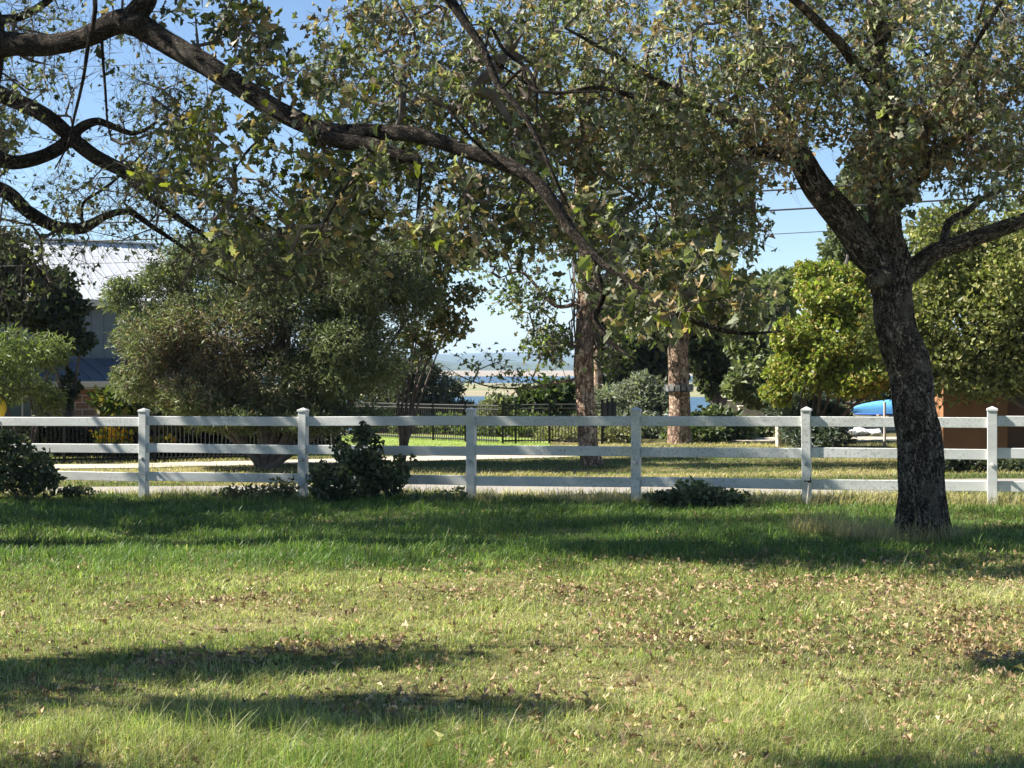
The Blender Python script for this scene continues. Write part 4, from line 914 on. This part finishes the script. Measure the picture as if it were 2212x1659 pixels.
# orange walled building right
orng = thing("adobe_building", "orange brown stuccoed building behind the olive tree at right", "building", (13, 33, -.4))
M_ADOBE = plain("orange_stucco", (.28, .135, .06), .9, .15, 1.2, bmp=.3)
c0 = at(2176, 990, 33.0); bx0 = at(2010, 990, 34.0)[0]
mb = MB()
w = c0[0] - bx0; mb.box([(c0[0] + bx0) / 2, 35.0, .5], (w, 4, 2.1)); mb.build("wall", M_ADOBE, orng)
mb = MB(); mb.box([c0[0] + 2.5, 35.6, .5], (5, 4, 2.0)); mb.build("side_wall", plain("shaded_stucco", (.17, .085, .04), .9, .15, 1.2), orng)  # side plane's shade put into a darker tone of the stucco
mb = MB(); mb.box([c0[0] + 2.2, 35.3, 1.58], (w + 4.2, 3.2, .06), bev=.02); mb.build("roof", plain("flat_roof", (.2, .18, .16), .9), orng)

# ------------------------------------------------------------------ garden objects at right
M_STONE = plain("limestone", (.48, .42, .32), .9, .22, 6, bmp=.6, bsc=9)
def stonework(name, label, cat_, c, w, d, h, rows, cap=True):
    root = thing(name, label, cat_, c); mb = MB(); hh = h / rows
    for r in range(rows):
        n = max(2, round(w / .34)); off = (r % 2) * .5 / n
        edges = [0] + [min(1, max(0, (k + off + rng.normal(0, .05)) / n)) for k in range(1, n + (r % 2))] + [1]
        for a, b in zip(edges[:-1], edges[1:]):
            if b - a < .02: continue
            mb.box([c[0] - w / 2 + (a + b) / 2 * w, c[1], c[2] + (r + .5) * hh], ((b - a) * w - .012, d + rng.normal(0, .008), hh - .01), bev=.012)
    mb.box([c[0], c[1], c[2] + h / 2], (w - .03, d - .04, h - .02)); mb.build("stones", M_STONE, root)
    if cap: mb = MB(); mb.box([c[0], c[1], c[2] + h + .03], (w + .06, d + .06, .06), bev=.015); mb.build("capstone", M_STONE, root)
    return root
g = lambda dx, D: (at(dx, 0, D)[0], D, float(gz(at(dx, 0, D)[0], D)) - .03)
stonework("stone_pillar", "pale limestone pillar beside the blue grey juniper bush", "pillar", g(1692, 39), .36, .36, .95, 5)
stonework("stone_wall", "pale limestone wall piece with rail on top, behind the collared pine", "wall", (at(1568, 0, 58)[0], 58, .3 - .9), 1.1, .4, .9, 5)
stonework("stone_wall", "sunlit limestone wall piece beside a dark post, right of the other", "wall", (at(1622, 0, 56)[0], 56, .15 - .9), .9, .4, .9, 5)
stonework("stone_wall", "long low limestone terrace wall beyond the garden path", "wall", (at(1900, 0, 48)[0], 48, float(gz(11, 48)) - .05), 7.0, .4, .42, 3)
M_ROCK = plain("white_rock", (.66, .66, .64), .8, .15, 5)
for k, (dx, D, s) in enumerate(((1838, 43.8, .30), (1856, 44.0, .40), (1876, 44.2, .28), (1893, 44.0, .33), (1823, 44.1, .2))):
    d = rdir(42); P = d * np.array([1, .7, .6]) * s * (.8 + .4 * rng.random((42, 1))) * .6
    import bmesh
    bm = bmesh.new(); [bm.verts.new(tuple(p)) for p in P]; bmesh.ops.convex_hull(bm, input=bm.verts)
    for v in [v for v in bm.verts if not v.link_faces]: bm.verts.remove(v)
    me = bpy.data.meshes.new("rock"); bm.to_mesh(me); bm.free(); me.materials.append(M_ROCK)
    o = bpy.data.objects.new("rock", me); C.objects.link(o); p = g(dx, D); o.location = (p[0], p[1], p[2] + .1 * s + .1)
    tag(o, ["white rock left of the largest in the row beyond the garden path", "largest white rock in the row beyond the garden path", "white rock right of the largest in the row beyond the path", "rightmost white rock in the row, beside the lantern post", "smallest white rock at the left end of the row"][k], "rock", "white rocks beside the garden path")
# post with lantern
p = np.array(g(1911, 38.5)); root = thing("lantern_post", "slim pale post with a small black lantern beside the yard oak's trunk", "post", p)
mb = MB(); mb.tube([p, p + UP * .12, p + UP * 1.15], [.06, .035, .03], 10); mb.tube([p + [0, 0, .02], p + [-.12, 0, -.0], p + [-.18, 0, -.0]], [.05, .05, .03], 8); mb.build("pole", plain("pale_post", (.5, .46, .4), .7), root)
mb = MB(); a = p + [.14, 0, .72]; mb.box(a, (.12, .12, .16), bev=.01); mb.box(a + [0, 0, .11], (.15, .15, .03), bev=.005); mb.box(a + [-.07, 0, .12], (.1, .02, .02)); mb.build("lantern", M_IRON, root)
# upturned blue boat
D = 60.0; c = at(1957, 893, D); gzb = float(gz(c[0], D)); boat = thing("boat", "light blue upturned boat on trestles under the trees, left of the yard oak's trunk", "boat", (c[0], D, gzb))
n1, n2 = 26, 13; V = []
L = 4.4; z0 = c[2]
for i_ in range(n1):
    t = i_ / (n1 - 1); wx = .62 * (1 - (1 - t) ** 2.6) ** .8 + .001; hx = .50 * (1 - (1 - min(1, t * 1.6)) ** 2) ** .5 + .05
    for j in range(n2):
        a = pi * j / (n2 - 1); V.append([c[0] - 2.0 + L * t - .25 * (1 - t) * (sin(a)) , D + wx * cos(a), z0 + hx * sin(a) ** .65 * (1.1 + .05 * cos(6 * a))])
i_ = np.arange(n1 - 1)[:, None] * n2 + np.arange(n2 - 1)[None]
mk("hull", V, np.stack([i_, i_ + 1, i_ + n2 + 1, i_ + n2], -1).reshape(-1, 4), plain("blue_hull", (.12, .38, .72), .45, .12, 2), boat, smooth=True)
mb = MB(); Vv = np.array(V).reshape(n1, n2, 3)
for s_ in (0, n2 - 1):
    P = Vv[:, s_] ; mb.tube(P - UP * .03, .045, 6)
mb.build("gunwale", plain("deep_blue", (.05, .12, .42), .5), boat)
for u in (-1.2, 1.6):
    mb = MB(); mb.box([c[0] + u, D, z0 - .06], (.08, 1.4, .08), bev=.01)
    for s_ in (-1, 1): mb.box([c[0] + u, D + s_ * .6, (z0 - .1 + gzb) / 2], (.08, .08, z0 - .1 - gzb), bev=.01)
    mb.build("trestle", plain("old_timber", (.2, .16, .12), .9), boat)
# yellow sign at far left
p = at(-3, 880, 34.8); root = thing("yellow_marker", "yellow rounded marker at the far left edge above the fence", "sign", (p[0], p[1], float(gz(p[0], p[1]))))
mb = MB(); th = np.linspace(0, 2 * pi, 25)[:-1]; rr = [.02, .12, .17, .19, .17, .12, .05]
V = np.array([[p[0] + r * cos(a), p[1] + r * .5 * sin(a), p[2] - .28 + .09 * j] for j, r in enumerate(rr) for a in th]); i_ = np.arange(6)[:, None] * 24 + np.arange(24)[None]; i2 = np.arange(6)[:, None] * 24 + (np.arange(24)[None] + 1) % 24
mb.add(V, np.stack([i_, i2, i2 + 24, i_ + 24], -1).reshape(-1, 4)); mb.build("marker", plain("yellow_paint", (.75, .52, .04), .5, .1), root, smooth=True)
mb = MB(); mb.tube([[p[0], p[1], gz(p[0], p[1]) - .05], [p[0], p[1], p[2] - .26]], [.02, .02], 8); mb.build("pole", M_IRON, root)

# ------------------------------------------------------------------ overhead wires
for k, (yl, yr, th_, lab) in enumerate(((150, 60, .006, "topmost thin wire, crossing high above the others"), (478, 385, .007, "thin wire just above the thick upper cable"), (489, 399, .017, "thick upper cable crossing behind the trees"), (527, 443, .017, "thick lower cable crossing before the white roof"), (575, 495, .007, "lowest thin wire crossing before the white roof"))):
    a = at(-900, yl + 45, 36); b = at(3300, yr - 70 + (0 if yl > 200 else 0), 25); ts = np.linspace(0, 1, 60)[:, None]
    a = at(0, yl, 33.0); b = at(1866, yr, 27.0); d_ = b - a; ts = np.linspace(-1.3, 1.9, 80)[:, None]
    P = a + d_ * ts; P[:, 2] += .25 * ((ts[:, 0] - .5) ** 2 - .25)
    V, Qd, _ = tube(P, th_, 6); tag(mk("overhead_wire", V, Qd, M_WIRE, smooth=True), lab, "wire", "overhead wires along the road")

# ------------------------------------------------------------------ grass and fallen leaves
def leafpatch(x, y):
    """where dead leaves lie thick"""
    P = np.stack([x * .55, y * 1.0, 0 * x], -1); f = fbm(P, .9, 61, 3)
    g_ = 0 * x
    for dx, dy, rx, ry, s in ((640, 1395, .9, .5, 1.1), (250, 1410, .7, .5, .8), (1530, 1395, .75, .4, 1.1), (2100, 1430, .7, .5, .9), (1230, 1430, .5, .4, .4), (300, 1250, 1.0, .6, .55), (560, 1290, 1.2, .5, .5), (1900, 1270, 2.4, .5, .5), (1900, 1500, 1., .3, .3), (150, 1640, .6, .3, .5), (760, 1500, .6, .3, .4), (950, 1190, 1.5, .4, .3)):
        D = EYE * F / (dy / 2.16 - 366 - 22); cx = (dx / 2.16 - 512) / F * D
        g_ = g_ + s * np.exp(-(((x - cx) / rx) ** 2 + ((y - D) / ry) ** 2))
    f2 = fbm(P, 2.6, 66, 3); return np.clip(g_ * (.15 + 2.4 * (f2 - .32)) + (f - .53) * 1.3, 0, 1)
def scatter(n, y0, y1, half=.37, pw=-2):
    u = rng.random(n)
    y = (y0 ** (pw + 2) + u * (y1 ** (pw + 2) - y0 ** (pw + 2))) ** (1 / (pw + 2)) if pw != -2 else y0 * (y1 / y0) ** u
    x = (rng.random(n) * 2 - 1) * (half * y + .9); return x, y
def blades(n, y0, y1, hfun, wmul, colfun, pw=-2, half=.37, mask=None, bend=1.0):
    x, y = scatter(n, y0, y1, half, pw)
    if mask is not None: k = mask(x, y); x = x[k]; y = y[k]
    n = len(x); z = gz(x, y); P = np.stack([x, y, z], -1); h = hfun(x, y) * np.clip(rng.normal(1, .35, n), .3, 2.2)
    w = wmul * np.clip(y / 9, .75, 2.6) * np.clip(rng.normal(1, .25, n), .5, 1.8)
    a = rng.random(n) * 2 * pi; out = np.stack([np.cos(a), np.sin(a), 0 * a], -1); side = np.stack([-np.sin(a + .4), np.cos(a + .4), 0 * a], -1)
    bn = bend * np.abs(rng.normal(.9, .7, n)); V = []
    for t, ww in ((0, 1), (.45, .85), (.8, .5)):
        c = P + out * (h * bn * t * t)[:, None] + UP * (h * t * (1 - .25 * bn * t))[:, None]
        V += [c - side * (w * ww)[:, None], c + side * (w * ww)[:, None]]
    V.append(P + out * (h * bn)[:, None] + UP * (h * (1 - .3 * bn))[:, None])
    V = np.stack(V, 1); b = (np.arange(n) * 7)[:, None, None]
    Qd = (b + np.array([[0, 1, 3, 2], [2, 3, 5, 4]])[None]).reshape(-1, 4); Tr = (b[:, :, 0] + np.array([4, 5, 6])[None])
    col = np.repeat(colfun(x, y)[:, None], 7, 1).reshape(-1, 3)
    return V.reshape(-1, 3), Qd, Tr, col
GR = np.array([[.07, .135, .028], [.125, .20, .045], [.20, .265, .06], [.33, .35, .12], [.47, .43, .23], [.56, .50, .33]])
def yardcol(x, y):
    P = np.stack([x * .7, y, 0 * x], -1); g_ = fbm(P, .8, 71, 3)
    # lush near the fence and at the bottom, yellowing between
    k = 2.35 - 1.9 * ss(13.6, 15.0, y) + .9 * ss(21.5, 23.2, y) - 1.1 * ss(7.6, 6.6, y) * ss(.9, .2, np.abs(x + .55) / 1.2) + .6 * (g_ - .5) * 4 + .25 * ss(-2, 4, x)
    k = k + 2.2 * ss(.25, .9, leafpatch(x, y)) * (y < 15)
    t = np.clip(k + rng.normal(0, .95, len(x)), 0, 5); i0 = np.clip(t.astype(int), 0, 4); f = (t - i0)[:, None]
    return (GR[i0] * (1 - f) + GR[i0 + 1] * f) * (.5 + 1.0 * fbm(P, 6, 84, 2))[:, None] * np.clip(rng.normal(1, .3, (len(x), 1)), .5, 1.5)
def yardh(x, y):
    P = np.stack([x, y, 0 * x], -1); t = fbm(P, 1.4, 81, 2)
    return (.036 + .045 * ss(13.5, 15.5, y) + .03 * ss(8.2, 6.5, y)) * (.2 + 1.6 * t) * (.45 + 1.1 * fbm(P, 7, 83, 2)) * (1 - .55 * ss(.3, .9, leafpatch(x, y)))
fmask = lambda x, y: y < fy(x) + .5
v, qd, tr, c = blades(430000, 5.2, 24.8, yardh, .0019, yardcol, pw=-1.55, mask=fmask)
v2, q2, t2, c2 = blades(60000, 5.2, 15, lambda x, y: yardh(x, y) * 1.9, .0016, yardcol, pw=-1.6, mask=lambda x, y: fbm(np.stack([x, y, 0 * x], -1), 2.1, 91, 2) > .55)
tag(mk("grass", np.vstack([v, v2]), [np.vstack([qd, q2 + len(v)]), np.vstack([tr, t2 + len(v)])], M_GRASS, col=np.vstack([c, c2])), "shaggy green and yellowing grass covering the yard", "grass", kind="stuff")
# dry verge and fence-line grasses
STRAW = np.array([[.48, .41, .20], [.38, .35, .14], [.24, .26, .08], [.55, .48, .30]])
def vcol(x, y):
    g_ = fbm(np.stack([x * .3, y, 0 * x], -1), .8, 101, 2)[:, None]
    c = STRAW[rng.choice(4, len(x), p=[.4, .25, .15, .2])]; gr = np.array([[.11, .16, .045]]) * np.ones_like(c)
    m = ss(.48, .66, g_ + .22 * ss(3, 9, x)[:, None] * ss(31, 28, y)[:, None]) ; return (c * (1 - m) + gr * m) * np.clip(rng.normal(1, .2, (len(x), 1)), .5, 1.5)
vm = lambda x, y: ((y > 27.05) & ~((y > 32.5 + np.maximum(0, x + 8) * .27) & (y < 34.0 + np.maximum(0, x + 8) * .36) & (x < 1.2))) | ((y < 25.2 - .12 * (x + 6)) & (y > fy(x) - .25))
v, qd, tr, c = blades(120000, 20.5, 41, lambda x, y: .06 + .05 * (y < 26), .0022, vcol, pw=-1, mask=vm)
tag(mk("dry_grass", v, [qd, tr], M_GRASS, col=c), "straw coloured verge grass between the road and the gardens", "grass", kind="stuff")
v, qd, tr, c = blades(34000, 36, 50, lambda x, y: .05, .003, lambda x, y: np.array([[.24, .33, .05]]) * np.clip(rng.normal(1, .25, (len(x), 1)), .5, 1.5), pw=-1, half=.16, mask=lambda x, y: (x < .8) & (y > 37.7) & (y < 49.5 - .8 * (x + 6.4)))
tag(mk("lawn_grass", v, [qd, tr], M_GRASS, col=c), "mown bright green grass before the far iron fence", "grass", kind="stuff")
tall = lambda x, y: (np.abs(y - fy(x)) < .4) & (fbm(np.stack([x, y * .2, 0 * x], -1), 1.0, 111, 2) > .42) | (np.hypot((x - 4.15) / 1.3, y - 16.45) < .55) | (np.hypot(x - 3.5, y - 17.3) < .4)
v, qd, tr, c = blades(220000, 15.5, 25.5, lambda x, y: np.where(y < 17.8, .21, .19), .0014, lambda x, y: np.array([[.42, .36, .20]]) * np.clip(rng.normal(1, .3, (len(x), 1)), .3, 1.5) * [1, 1, 1], pw=-1, mask=lambda x, y: tall(x, y) & (rng.random(len(x)) < np.where(y < 18.3, .95, .40)), bend=.9)
tag(mk("tall_dry_grass", v, [qd, tr], M_GRASS, col=c), "long bleached grass stalks along the fence and around the oak's foot", "grass", kind="stuff")

x, y = scatter(150000, 5.4, 24, .37, -1.7); lp = leafpatch(x, y); k = rng.random(len(x)) < np.where(y < 15, .05 + .22 * ss(-2, 3, x) * ss(8.5, 10, y) + .9 * lp ** 1.6, .02 + .1 * lp)
x = x[k]; y = y[k]; n = len(x); P = np.stack([x, y, gz(x, y) + rng.uniform(.012, .045, n)], -1)
d = norm(rng.normal(size=(n, 3)) * [1, 1, .35]); nr = norm(rng.normal(size=(n, 3)) * .45 + [0, 0, 1])
col = palette(n, [(.38, .27, .15), (.30, .20, .11), (.46, .36, .22), (.20, .13, .08), (.30, .27, .10)], [3, 3, 1.3, 2, 1], .2)
v, t, c = leaves(P, d, nr, .036 * np.clip(rng.normal(1, .35, n), .5, 2.2), 1.2, col, 'mid', .6, .6)
tag(mk("fallen_leaves", v, t, M_DRY, col=c), "curled tan oak leaves lying in drifts on the grass", "leaves", kind="stuff")

# ------------------------------------------------------------------ haze
def hz(nt, b):
    nt.nodes.remove(b); v = nt.nodes.new("ShaderNodeVolumePrincipled"); v.inputs["Density"].default_value = .00011
    v.inputs["Color"].default_value = (.50, .70, 1, 1); v.inputs["Anisotropy"].default_value = 0
    nt.links.new(v.outputs[0], nt.nodes["Material Output"].inputs["Volume"])
mb = MB(); mb.box([0, 4700, 60], (26000, 10000, 150)); ho = mb.build("haze", mat("haze_air", hz)); tag(ho, kind="stuff", label="thin blue air over the lake and far hills", cat="haze")
